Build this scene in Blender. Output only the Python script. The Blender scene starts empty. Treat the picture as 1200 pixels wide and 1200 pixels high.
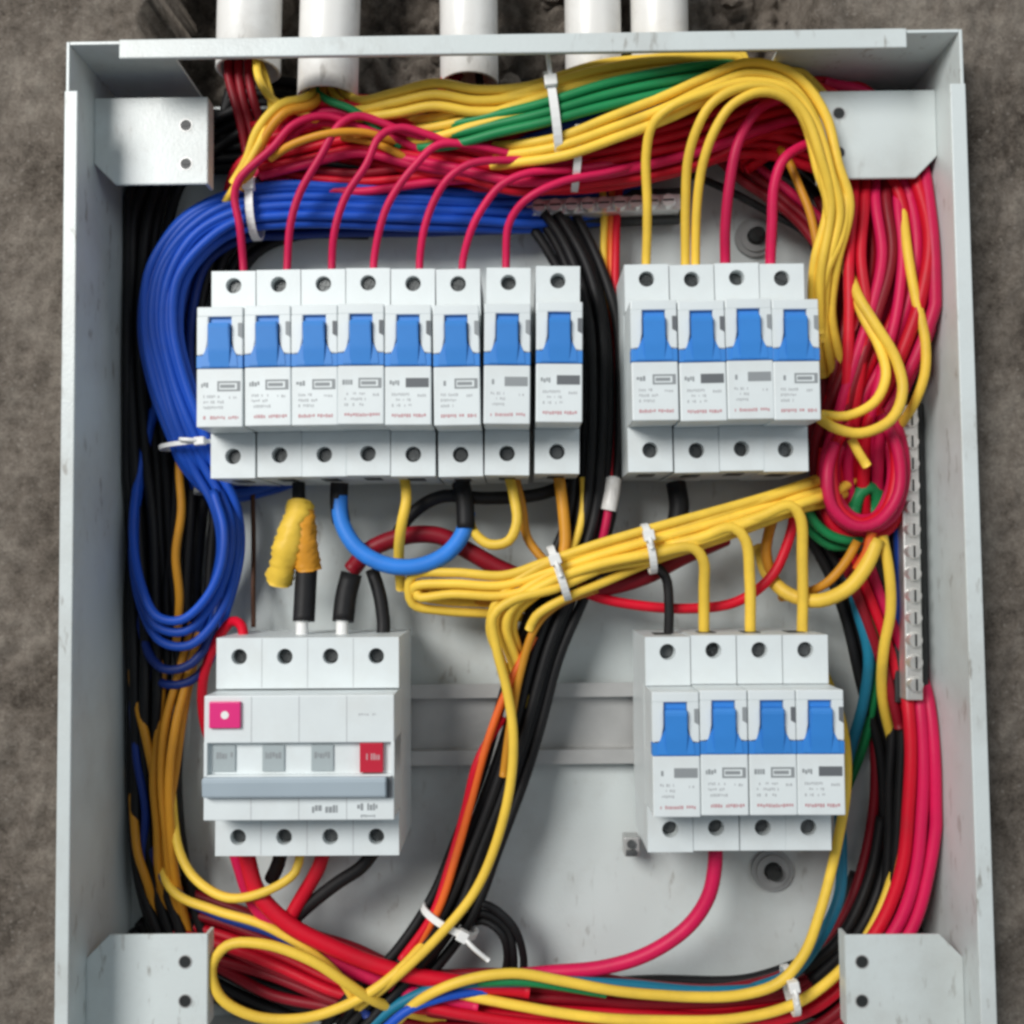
import bpy, bmesh, math, random
from mathutils import Vector, Matrix, noise

# ---------------------------------------------------------------- camera, light, exposure
S = bpy.context.scene
COL = S.collection
MM = 0.001
# panel space: u to the right, v up, h out of the back plate (millimetres); world = (u, -h, v)
CAM = Vector((2.3904, -9.2986, 446.3723))
ANG = (0.0487, 0.0064, -0.0113)
FPX = 1169.4643
RC = (Matrix.Rotation(ANG[0], 3, 'X') @ Matrix.Rotation(ANG[1], 3, 'Y') @ Matrix.Rotation(ANG[2], 3, 'Z'))
TOW = Matrix.Rotation(math.pi / 2, 3, 'X')

def wp(u, v, h):
    return Vector((u * MM, -h * MM, v * MM))

cam_data = bpy.data.cameras.new('camera')
cam = bpy.data.objects.new('camera', cam_data)
COL.objects.link(cam)
cam.matrix_world = Matrix.Translation(wp(*CAM)) @ (TOW @ RC).to_4x4()
cam_data.sensor_width = 36.0
cam_data.lens = 36.0 * FPX / 1200.0
cam_data.clip_start = 0.01
cam_data.clip_end = 50
cam_data.dof.use_dof = True
cam_data.dof.focus_distance = 0.385
cam_data.dof.aperture_fstop = 11.0
S.camera = cam

world = bpy.data.worlds.new('World')
S.world = world
world.use_nodes = True
bg = world.node_tree.nodes['Background']
bg.inputs[0].default_value = (0.80, 0.90, 1.0, 1)
bg.inputs[1].default_value = 0.21

def area(name, loc, target, sx, sy, power, color):
    l = bpy.data.lights.new(name, 'AREA')
    l.shape = 'RECTANGLE'; l.size = sx; l.size_y = sy; l.energy = power; l.color = color
    o = bpy.data.objects.new(name, l)
    COL.objects.link(o)
    o.location = loc
    o.rotation_euler = (Vector(target) - Vector(loc)).to_track_quat('-Z', 'Y').to_euler()
    return o
area('daylight_opening', (-1.05, -1.65, 0.85), (0, 0, 0), 0.9, 0.8, 46, (1.0, 0.98, 0.95))
area('fill_lamp', (1.1, -1.5, 0.55), (0, 0, 0), 0.7, 0.9, 5, (0.88, 0.95, 1.0))  # fill lamp added from the other side, without a real source

S.render.engine = 'CYCLES'
S.view_settings.view_transform = 'Standard'
S.view_settings.look = 'None'
S.view_settings.exposure = 0.0
S.view_settings.gamma = 1.0
S.view_settings.use_curve_mapping = False
S.cycles.filter_width = 3.0

# ---------------------------------------------------------------- materials
def mat(name, color, rough=0.5, metal=0.0, spec=0.5, var=0.0, vscale=60.0, bump=0.0, bscale=200.0,
        dirt=None, dirt_amt=0.0, dscale=14.0, coat=0.0, specks=0.0):
    m = bpy.data.materials.new(name)
    m.use_nodes = True
    nt = m.node_tree
    b = nt.nodes['Principled BSDF']
    b.inputs['Roughness'].default_value = rough
    b.inputs['Metallic'].default_value = metal
    b.inputs['Specular IOR Level'].default_value = spec
    b.inputs['Coat Weight'].default_value = coat
    tc = nt.nodes.new('ShaderNodeTexCoord')
    geo = nt.nodes.new('ShaderNodeObjectInfo')
    base = nt.nodes.new('ShaderNodeRGB'); base.outputs[0].default_value = (*color, 1)
    last = base.outputs[0]
    if var:
        hsv = nt.nodes.new('ShaderNodeHueSaturation')
        n = nt.nodes.new('ShaderNodeTexNoise'); n.inputs['Scale'].default_value = vscale; n.inputs['Detail'].default_value = 5
        nt.links.new(tc.outputs['Object'], n.inputs['Vector'])
        mr = nt.nodes.new('ShaderNodeMapRange')
        mr.inputs[1].default_value = 0.3; mr.inputs[2].default_value = 0.7
        mr.inputs[3].default_value = 1 - var; mr.inputs[4].default_value = 1 + var
        nt.links.new(n.outputs['Fac'], mr.inputs[0])
        ad = nt.nodes.new('ShaderNodeMath'); ad.operation = 'MULTIPLY'
        mr2 = nt.nodes.new('ShaderNodeMapRange')
        mr2.inputs[3].default_value = 1 - var; mr2.inputs[4].default_value = 1 + var
        nt.links.new(geo.outputs['Random'], mr2.inputs[0])
        nt.links.new(mr.outputs[0], ad.inputs[0]); nt.links.new(mr2.outputs[0], ad.inputs[1])
        nt.links.new(ad.outputs[0], hsv.inputs['Value'])
        nt.links.new(last, hsv.inputs['Color'])
        last = hsv.outputs[0]
    if dirt:
        n = nt.nodes.new('ShaderNodeTexNoise'); n.inputs['Scale'].default_value = dscale; n.inputs['Detail'].default_value = 8
        n.inputs['Roughness'].default_value = 0.65
        nt.links.new(tc.outputs['Object'], n.inputs['Vector'])
        cr = nt.nodes.new('ShaderNodeMapRange'); cr.inputs[1].default_value = 0.48; cr.inputs[2].default_value = 0.75
        cr.inputs[4].default_value = dirt_amt
        nt.links.new(n.outputs['Fac'], cr.inputs[0])
        mx = nt.nodes.new('ShaderNodeMix'); mx.data_type = 'RGBA'
        nt.links.new(cr.outputs[0], mx.inputs['Factor'])
        nt.links.new(last, mx.inputs['A']); mx.inputs['B'].default_value = (*dirt, 1)
        last = mx.outputs['Result']
    if specks:
        n = nt.nodes.new('ShaderNodeTexNoise'); n.inputs['Scale'].default_value = 260; n.inputs['Detail'].default_value = 3
        n2 = nt.nodes.new('ShaderNodeTexNoise'); n2.inputs['Scale'].default_value = 26; n2.inputs['Detail'].default_value = 4
        mp = nt.nodes.new('ShaderNodeMapping'); mp.inputs['Scale'].default_value = (1, 1, .35)
        nt.links.new(tc.outputs['Object'], mp.inputs[0])
        nt.links.new(mp.outputs[0], n.inputs['Vector']); nt.links.new(tc.outputs['Object'], n2.inputs['Vector'])
        c1 = nt.nodes.new('ShaderNodeMapRange'); c1.inputs[1].default_value = 0.60; c1.inputs[2].default_value = 0.70
        c2 = nt.nodes.new('ShaderNodeMapRange'); c2.inputs[1].default_value = 0.45; c2.inputs[2].default_value = 0.65; c2.inputs[4].default_value = specks
        nt.links.new(n.outputs['Fac'], c1.inputs[0]); nt.links.new(n2.outputs['Fac'], c2.inputs[0])
        mu = nt.nodes.new('ShaderNodeMath'); mu.operation = 'MULTIPLY'
        nt.links.new(c1.outputs[0], mu.inputs[0]); nt.links.new(c2.outputs[0], mu.inputs[1])
        mx = nt.nodes.new('ShaderNodeMix'); mx.data_type = 'RGBA'
        nt.links.new(mu.outputs[0], mx.inputs['Factor']); nt.links.new(last, mx.inputs['A']); mx.inputs['B'].default_value = (0.22, 0.20, 0.17, 1)
        last = mx.outputs['Result']
    nt.links.new(last, b.inputs['Base Color'])
    if bump:
        n = nt.nodes.new('ShaderNodeTexNoise'); n.inputs['Scale'].default_value = bscale; n.inputs['Detail'].default_value = 4
        nt.links.new(tc.outputs['Object'], n.inputs['Vector'])
        bp = nt.nodes.new('ShaderNodeBump'); bp.inputs['Strength'].default_value = bump; bp.inputs['Distance'].default_value = 0.001
        nt.links.new(n.outputs['Fac'], bp.inputs['Height'])
        nt.links.new(bp.outputs[0], b.inputs['Normal'])
    return m

M = {}
M['steel'] = mat('painted_steel', (0.60, 0.65, 0.645), 0.34, var=0.03, vscale=20, bump=0.12, bscale=900, dirt=(0.30, 0.27, 0.23), dirt_amt=0.42, dscale=13, specks=0.7)
M['zinc'] = mat('zinc_rail', (0.46, 0.46, 0.45), 0.40, 0.35, var=0.06, vscale=90, bump=0.1, bscale=500)
M['bright'] = mat('bright_metal', (0.80, 0.80, 0.78), 0.35, 0.7, var=0.1, vscale=200)
M['screw'] = mat('screw_metal', (0.10, 0.105, 0.105), 0.42, 0.6, var=0.3, vscale=300)
M['white'] = mat('breaker_plastic', (0.70, 0.75, 0.755), 0.40, var=0.035, vscale=60, bump=0.06, bscale=1500, dirt=(0.52, 0.50, 0.45), dirt_amt=0.22, dscale=50)
M['blue_t'] = mat('toggle_blue', (0.035, 0.225, 0.64), 0.45, var=0.06)
M['dark'] = mat('dark_plastic', (0.02, 0.022, 0.022), 0.5)
M['print'] = mat('grey_print', (0.26, 0.28, 0.29), 0.6)
M['printd'] = mat('dark_print', (0.12, 0.13, 0.14), 0.6)
M['printl'] = mat('pale_print', (0.45, 0.47, 0.48), 0.6)
M['printr'] = mat('red_print', (0.52, 0.27, 0.29), 0.6)
M['pink'] = mat('test_button_pink', (0.72, 0.03, 0.20), 0.3)
M['flag'] = mat('flag_red', (0.50, 0.015, 0.04), 0.35)
M['greybar'] = mat('toggle_bar_grey', (0.37, 0.44, 0.49), 0.4, var=0.03)
M['window'] = mat('window_grey', (0.36, 0.41, 0.42), 0.5)
M['pvc'] = mat('white_pvc', (0.80, 0.79, 0.76), 0.35, var=0.04, vscale=30, bump=0.1, bscale=200, dirt=(0.36, 0.31, 0.25), dirt_amt=0.5, dscale=26, specks=0.6)
M['tie'] = mat('nylon_tie', (0.80, 0.80, 0.78), 0.4)
M['rubber'] = mat('rubber_grommet', (0.30, 0.31, 0.31), 0.6)
def wm(name, c, rough=0.48): M[name] = mat('insulation_' + name, c, rough, spec=0.28, var=0.10, vscale=45, bump=0.08, bscale=350, dirt=(c[0]*0.55+0.02, c[1]*0.55+0.018, c[2]*0.55+0.016), dirt_amt=0.5, dscale=40)
wm('red', (0.60, 0.004, 0.022)); wm('crimson', (0.58, 0.008, 0.075)); wm('dark_red', (0.24, 0.004, 0.014))
wm('yellow', (0.86, 0.57, 0.065)); wm('amber', (0.62, 0.27, 0.02)); wm('orange', (0.75, 0.13, 0.02))
wm('blue', (0.010, 0.075, 0.46)); wm('navy', (0.008, 0.03, 0.19)); wm('sky', (0.03, 0.20, 0.66)); wm('teal', (0.01, 0.16, 0.26))
wm('green', (0.012, 0.235, 0.075)); wm('black', (0.008, 0.008, 0.009), 0.55); wm('brown', (0.10, 0.04, 0.02))

def concrete():
    m = bpy.data.materials.new('rough_concrete'); m.use_nodes = True
    nt = m.node_tree; b = nt.nodes['Principled BSDF']; b.inputs['Roughness'].default_value = 0.95
    b.inputs['Specular IOR Level'].default_value = 0.15
    tc = nt.nodes.new('ShaderNodeTexCoord')
    def nz(scale, det, r=0.6):
        n = nt.nodes.new('ShaderNodeTexNoise'); n.inputs['Scale'].default_value = scale; n.inputs['Detail'].default_value = det
        n.inputs['Roughness'].default_value = r
        nt.links.new(tc.outputs['Object'], n.inputs['Vector']); return n
    big, fine, grit = nz(16, 8), nz(150, 10, 0.8), nz(800, 5, 0.8)
    r = nt.nodes.new('ShaderNodeValToRGB')
    e = r.color_ramp.elements
    e[0].position = 0.40; e[0].color = (0.060, 0.048, 0.038, 1)
    e[1].position = 0.62; e[1].color = (0.36, 0.32, 0.27, 1)
    x = e.new(0.5); x.color = (0.19, 0.162, 0.135, 1)
    a = nt.nodes.new('ShaderNodeMath'); a.operation = 'MULTIPLY_ADD'; a.inputs[1].default_value = 0.36
    c = nt.nodes.new('ShaderNodeMath'); c.operation = 'MULTIPLY'; c.inputs[1].default_value = 0.42
    d = nt.nodes.new('ShaderNodeMath'); d.operation = 'MULTIPLY_ADD'; d.inputs[1].default_value = 0.22
    nt.links.new(big.outputs['Fac'], c.inputs[0])
    nt.links.new(grit.outputs['Fac'], d.inputs[0]); nt.links.new(c.outputs[0], d.inputs[2])
    nt.links.new(fine.outputs['Fac'], a.inputs[0]); nt.links.new(d.outputs[0], a.inputs[2])
    nt.links.new(a.outputs[0], r.inputs[0])
    # pale sand grains
    v = nt.nodes.new('ShaderNodeTexVoronoi'); v.inputs['Scale'].default_value = 330
    nt.links.new(tc.outputs['Object'], v.inputs['Vector'])
    mr = nt.nodes.new('ShaderNodeMapRange'); mr.inputs[1].default_value = 0.12; mr.inputs[2].default_value = 0.28; mr.inputs[3].default_value = 1; mr.inputs[4].default_value = 0
    nt.links.new(v.outputs['Distance'], mr.inputs[0])
    sel = nt.nodes.new('ShaderNodeSeparateColor'); nt.links.new(v.outputs['Color'], sel.inputs[0])
    gt = nt.nodes.new('ShaderNodeMath'); gt.operation = 'GREATER_THAN'; gt.inputs[1].default_value = 0.72
    nt.links.new(sel.outputs[0], gt.inputs[0])
    mu = nt.nodes.new('ShaderNodeMath'); mu.operation = 'MULTIPLY'
    nt.links.new(mr.outputs[0], mu.inputs[0]); nt.links.new(gt.outputs[0], mu.inputs[1])
    mf = nt.nodes.new('ShaderNodeMath'); mf.operation = 'MULTIPLY'; mf.inputs[1].default_value = 0.45
    nt.links.new(mu.outputs[0], mf.inputs[0])
    mx = nt.nodes.new('ShaderNodeMix'); mx.data_type = 'RGBA'
    nt.links.new(mf.outputs[0], mx.inputs['Factor']); nt.links.new(r.outputs[0], mx.inputs['A'])
    mx.inputs['B'].default_value = (0.34, 0.31, 0.27, 1)
    nt.links.new(mx.outputs['Result'], b.inputs['Base Color'])
    bp = nt.nodes.new('ShaderNodeBump'); bp.inputs['Strength'].default_value = 1.0; bp.inputs['Distance'].default_value = 0.004
    nt.links.new(a.outputs[0], bp.inputs['Height']); nt.links.new(bp.outputs[0], b.inputs['Normal'])
    return m
M['concrete'] = concrete()

# ---------------------------------------------------------------- helpers
def tag(o, label, cat, group=None):
    o['label'] = label; o['category'] = cat
    if group: o['group'] = group
    return o

def link_mesh(name, me, m, parent=None):
    o = bpy.data.objects.new(name, me)
    if not me.materials: me.materials.append(m)
    COL.objects.link(o)
    if parent: o.parent = parent
    return o

def empty(name, u=0, v=0, h=0):
    o = bpy.data.objects.new(name, None)
    o.empty_display_size = 0.01
    COL.objects.link(o)
    o.location = wp(u, v, h)
    return o

class MB:
    """collects shapes in panel millimetres (u, v, h)"""
    def __init__(s): s.bm = bmesh.new()
    def box(s, u0, u1, v0, v1, h0, h1, bev=0.0):
        pts = [s.bm.verts.new((u, -h, v)) for u in (u0, u1) for v in (v0, v1) for h in (h0, h1)]
        idx = [(0,1,3,2),(4,6,7,5),(0,4,5,1),(2,3,7,6),(0,2,6,4),(1,5,7,3)]
        fs = [s.bm.faces.new([pts[i] for i in f]) for f in idx]
        if bev:
            es = {e for f in fs for e in f.edges}
            bmesh.ops.bevel(s.bm, geom=list(es), offset=bev, segments=2, affect='EDGES', profile=0.5)
        return s
    def prism(s, poly, axis, a0, a1, bev=0.0):
        """poly: 2D outline; axis 'u': poly is (v,h); axis 'h': poly is (u,v); axis 'v': poly is (u,h)"""
        def P(p, a):
            if axis == 'u': u, v, h = a, p[0], p[1]
            elif axis == 'h': u, v, h = p[0], p[1], a
            else: u, v, h = p[0], a, p[1]
            return s.bm.verts.new((u, -h, v))
        A = [P(p, a0) for p in poly]; B = [P(p, a1) for p in poly]
        n = len(poly); fs = [s.bm.faces.new(A), s.bm.faces.new(list(reversed(B)))]
        for i in range(n): fs.append(s.bm.faces.new([A[i], A[(i+1) % n], B[(i+1) % n], B[i]]))
        if bev:
            es = {e for f in fs for e in f.edges}
            bmesh.ops.bevel(s.bm, geom=list(es), offset=bev, segments=2, affect='EDGES')
        return s
    def cyl(s, u, v, h0, h1, r, n=20, r2=None):
        if r2 is None: r2 = r
        A = [s.bm.verts.new((u + r*math.cos(2*math.pi*i/n), -h0, v + r*math.sin(2*math.pi*i/n))) for i in range(n)]
        B = [s.bm.verts.new((u + r2*math.cos(2*math.pi*i/n), -h1, v + r2*math.sin(2*math.pi*i/n))) for i in range(n)]
        s.bm.faces.new(A); s.bm.faces.new(B)
        for i in range(n): s.bm.faces.new([A[i], A[(i+1) % n], B[(i+1) % n], B[i]])
        return s
    def ring(s, u, v, h0, h1, ri, ro, n=28):
        def c(r, h): return [s.bm.verts.new((u + r*math.cos(2*math.pi*i/n), -h, v + r*math.sin(2*math.pi*i/n))) for i in range(n)]
        L = [c(ri, h0), c(ri, h1), c(ro, h1), c(ro, h0)]
        for k in range(4):
            a, b = L[k], L[(k+1) % 4]
            for i in range(n): s.bm.faces.new([a[i], a[(i+1) % n], b[(i+1) % n], b[i]])
        return s
    def holed(s, u0, u1, v0, v1, hc, holes, depth, per=24):
        """rectangular face at height hc with one round well per cell; holes = [(cu, cv, r)], cells split evenly along u"""
        n = len(holes); w = (u1 - u0) / n
        for k, (cu, cv, r) in enumerate(holes):
            a0, a1 = u0 + k*w, u0 + (k+1)*w
            C, R, D = [], [], []
            for i in range(per):
                t = 2*math.pi*i/per + math.pi/4
                ct, st = math.cos(t), math.sin(t)
                C.append(s.bm.verts.new((cu + r*ct, -hc, cv + r*st)))
                D.append(s.bm.verts.new((cu + r*ct, -(hc - depth), cv + r*st)))
                q = (i % (per//4)) / (per//4); side = i // (per//4)
                cor = [(a1, v1), (a0, v1), (a0, v0), (a1, v0), (a1, v1)]
                p, p2 = cor[side], cor[side+1]
                R.append(s.bm.verts.new((p[0] + (p2[0]-p[0])*q, -hc, p[1] + (p2[1]-p[1])*q)))
            for i in range(per):
                j = (i+1) % per
                s.bm.faces.new([C[i], C[j], R[j], R[i]]); s.bm.faces.new([C[i], D[i], D[j], C[j]])
            s.bm.faces.new(D)
        return s
    def mesh(s, name, smooth=False):
        bmesh.ops.remove_doubles(s.bm, verts=s.bm.verts, dist=1e-4)
        bmesh.ops.recalc_face_normals(s.bm, faces=s.bm.faces)
        bmesh.ops.scale(s.bm, vec=(MM, MM, MM), verts=s.bm.verts)
        me = bpy.data.meshes.new(name); s.bm.to_mesh(me); s.bm.free()
        if smooth:
            for p in me.polygons: p.use_smooth = True
        return me
    def build(s, name, m, parent=None, smooth=False):
        return link_mesh(name, s.mesh(name, smooth), M[m], parent)

def copy_tree(o, parent=None):
    c = o.copy(); COL.objects.link(c)
    if parent: c.parent = parent
    for ch in list(o.children): copy_tree(ch, c)
    return c

def at(x, y, h):
    """point of panel space at height h that the photograph shows at (x, y)"""
    d = RC @ Vector(((x - 600) / FPX, -(y - 600) / FPX, -1))
    t = (h - CAM.z) / d.z
    return CAM + d * t

# ---------------------------------------------------------------- wall with the recess and the chase
UL, UR, VT, VB, HR = -171.3, 176.1, 194.1, -208.0, 70.2     # enclosure outline and rim height
WH = 50.0                                                    # wall surface in panel height
def wall():
    u0, u1, v0, v1, st = -430, 430, -430, 430, 1.7
    nx, ny = int((u1-u0)/st)+1, int((v1-v0)/st)+1
    verts, faces = [], []
    for j in range(ny):
        v = v0 + j*st
        for i in range(nx):
            u = u0 + i*st
            n1 = noise.fractal(Vector((u*.03, v*.03, 0)), 1, 2, 5)
            n2 = noise.fractal(Vector((u*.16, v*.16, 3)), 1, 2, 4)
            n3 = noise.fractal(Vector((u*.45, v*.45, 9)), 1, 2, 2)
            h = WH + n1*2.2 + n2*1.5 + n3*0.7
            wob = 4*noise.noise(Vector((u*.05, v*.05, 7)))
            if UL - 3 + wob*.4 < u < UR + 3 + wob*.4 and VB - 4 < v < VT + 6 + wob*.5:
                h = -6 + n2
            elif v >= VT and -146 + wob*2.2 < u < 130 + wob*2.2:
                h = 2 + n1*10 + n2*6 + n3*2.0
            verts.append((u*MM, -h*MM, v*MM))
    for j in range(ny-1):
        for i in range(nx-1):
            a = j*nx+i
            faces.append((a, a+1, a+nx+1, a+nx))
    me = bpy.data.meshes.new('wall'); me.from_pydata(verts, [], faces)
    for p in me.polygons: p.use_smooth = True
    o = link_mesh('wall', me, M['concrete']); o['kind'] = 'structure'
wall()
rnd = random.Random(4)
def rubble():
    bm = bmesh.new()
    for k in range(46):
        u = rnd.uniform(-140, 128); v = rnd.uniform(200, 300); r = rnd.uniform(3, 9)
        res = bmesh.ops.create_icosphere(bm, subdivisions=2, radius=r)
        c = Vector((u, -(4 + rnd.uniform(0, 8)), v)); sc = Vector((rnd.uniform(.7, 1.4), rnd.uniform(.6, 1), rnd.uniform(.7, 1.2)))
        for w in res['verts']:
            n = noise.fractal(w.co*.25 + Vector((k*7, 0, 0)), 1, 2, 3)
            w.co = Vector((w.co.x*sc.x, w.co.y*sc.y, w.co.z*sc.z))*(1 + .35*n) + c
    bmesh.ops.scale(bm, vec=(MM,)*3, verts=bm.verts)
    me = bpy.data.meshes.new('rubble'); bm.to_mesh(me); bm.free()
    o = link_mesh('mortar_rubble', me, M['concrete']); o['kind'] = 'stuff'
    tag(o, 'broken mortar lumps in the chase behind the white conduits', 'rubble')
rubble()

# ---------------------------------------------------------------- enclosure
box = empty('enclosure_box', (UL+UR)/2, (VT+VB)/2, 0)
tag(box, 'open light grey painted steel distribution box set in the concrete wall', 'enclosure')
BO = Vector(((UL+UR)/2, (VT+VB)/2, 0))
def bpart(mb, name, m='steel', parent=None, smooth=False):
    o = mb.build(name, m, parent or box, smooth)
    if parent is None: o.location = -wp(*BO)
    return o
T = 1.3
bpart(MB().box(UL, UR, VB, VT, -T, 0), 'back_panel')
bpart(MB().box(UL, UL+T, VB, VT, 0.05, HR-T, .3), 'left_wall')
bpart(MB().box(UR-T, UR, VB, VT, 0.05, HR-T, .3), 'right_wall')
bpart(MB().box(UL+T+.05, UR-T-.05, VB, VB+T, 0.05, HR-T, .3), 'bottom_wall')
sl0, sl1, sh0, sh1 = -133, 108, 12, 56          # opening in the top wall for the conduits
tw = MB()
tw.box(UL+T+.05, sl0, VT-T, VT, .05, HR-T, .2); tw.box(sl1, UR-T-.05, VT-T, VT, .05, HR-T, .2)
tw.box(sl0-.3, sl1+.3, VT-T, VT, .05, sh0, .2); tw.box(sl0-.3, sl1+.3, VT-T, VT, sh1, HR-T, .2)
bpart(tw, 'top_wall')
# folded lips of the rim
bpart(MB().box(UL, UL+5.2, VB+12, VT-20, HR-T+.02, HR, .45), 'rim_lip')
bpart(MB().box(UR-6.0, UR, VB+12, VT-22, HR-T+.02, HR, .45), 'rim_lip')
bpart(MB().box(UL+21, UR-22, VT-7.6, VT, HR-T+.02, HR, .45), 'rim_lip')
bpart(MB().box(UL+21, UR-22, VB, VB+7.6, HR-T+.02, HR, .45), 'rim_lip')
# corner tabs that carry the cover
def tab(x0, x1, y0, y1, hx, hys, left):
    H = 46.0
    a, b = at(x0, y0, H), at(x1, y1, H)
    u0, u1, v1, v0 = a.x, b.x, a.y, b.y
    wallu = UL+T+.05 if left else UR-T-.05
    if left: u0 = wallu
    else: u1 = wallu
    mb = MB()
    ch = 9
    up = (y0 < 600)
    if up: poly = [(u0, v0+ch), (u0+ch, v0), (u1, v0), (u1, v1), (u0, v1)] if left else [(u0, v0), (u1-ch, v0), (u1, v0+ch), (u1, v1), (u0, v1)]
    else: poly = [(u0, v0), (u1, v0), (u1, v1), (u0+ch, v1), (u0, v1-ch)] if left else [(u0, v0), (u1, v0), (u1, v1-ch), (u1-ch, v1), (u0, v1)]
    mb.prism(poly, 'h', H-1.4, H, .3)
    # turned-down edge towards the middle of the box
    e = u1 if left else u0
    s_ = -1 if left else 1
    mb.box(min(e, e+s_*1.3), max(e, e+s_*1.3), v0+.2, v1-.2, H-8, H-1.45)
    # foot on the wall
    w = wallu; k = 1 if left else -1
    mb.box(min(w, w+k*1.2), max(w, w+k*1.2), v0+10, v1-10, H-22, H-1.45)
    t = bpart(mb, 'mounting_tab')
    for hy in hys:
        c = at(hx, hy, H)
        MB().ring(c.x, c.y, H+.02, H+.2, 2.3, 2.75, 20).build('hole_collar', 'zinc', t)
        MB().cyl(c.x, c.y, H+.03, H+.12, 2.35, 18).box(c.x-1.5, c.x+1.5, c.y-.3, c.y+.3, H+.121, H+.3).build('screw_hole', 'dark', t)
tab(120, 243, 115, 215, 218, (147, 192), True)
tab(960, 1085, 107, 208, 983, (133, 179), False)
tab(100, 243, 1096, 1204, 217, (1127, 1173), True)
tab(990, 1140, 1096, 1204, 1010, (1127, 1173), False)
# fixing bolts through the back panel
for (x, y) in ((885, 278), (905, 1020)):
    c = at(x, y, 2)
    b = bpart(MB().ring(c.x, c.y, .05, 2.4, 4.0, 9.0).ring(c.x, c.y, 2.4, 3.6, 4.0, 7.0), 'rubber_grommet', 'rubber', smooth=False)
    MB().cyl(c.x, c.y, .1, 7.5, 3.7, 20, 3.2).cyl(c.x, c.y, 7.5, 9.0, 3.2, 20, 2.0).build('bolt_head', 'dark', b)

# ---------------------------------------------------------------- DIN rails
def rail(u0, u1, vc, label):
    r = empty('mounting_rail', (u0+u1)/2, vc, 0)
    o = -wp((u0+u1)/2, vc, 0)
    tag(r, label, 'rail', 'mounting rails')
    p = MB()
    t = 1.1
    prof = [(-17.5, 6.4), (-17.5, 7.5), (-11.4, 7.5), (-11.4, 1.1), (11.4, 1.1), (11.4, 7.5), (17.5, 7.5), (17.5, 6.4), (12.5, 6.4), (12.5, 0.05), (-12.5, 0.05), (-12.5, 6.4)]
    p.prism([(vc + a, b) for a, b in prof], 'u', u0, u1)
    x = p.build('rail_profile', 'zinc', r); x.location = o
    for uu in (u0 + 14, (u0+u1)/2 + 3, u1 - 14):
        s_ = MB().cyl(uu, vc, 1.15, 3.4, 4.2, 18, 3.6).box(uu-3, uu+3, vc-.5, vc+.5, 3.41, 3.5).build('rail_screw', 'screw', r); s_.location = o
rail(-124, 120, 108.2-41.7, 'long zinc rail behind the two upper rows of breakers')
rail(-121, 126, at(620, 848, 7).y, 'zinc rail spanning the bare panel between the lower two devices')

# ---------------------------------------------------------------- miniature circuit breakers
HT, HN, BH, NT, NB = 52.0, 70.0, 83.3, -19.1, -65.4
def glyphs(mb, u0, u1, v0, v1, h, r, dens=0.8, wmin=.5, wmax=1.0):
    u = u0
    while u < u1 - .3:
        w = r.uniform(wmin, wmax)
        if r.random() < dens:
            mb.box(u, min(u+w, u1), v0 + r.choice((0, 0, .25*(v1-v0))), v1 - r.choice((0, 0, .2*(v1-v0))), h, h+.06)
        u += w + .28

def screw_mesh(r):
    mb = MB().cyl(0, 0, -3.2, -1.6, r, 18, r*.92)
    mb.box(-r*.75, r*.75, -.32, .32, -1.6, -1.25); mb.box(-.32, .32, -r*.75, r*.75, -1.6, -1.27)
    return mb.mesh('terminal_screw')
SCREW = screw_mesh(2.55); SCREW.materials.append(M['screw'])
WELL = MB().cyl(0, 0, -5.45, -5.4, 3.0, 18).mesh('well'); WELL.materials.append(M['dark'])

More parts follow.
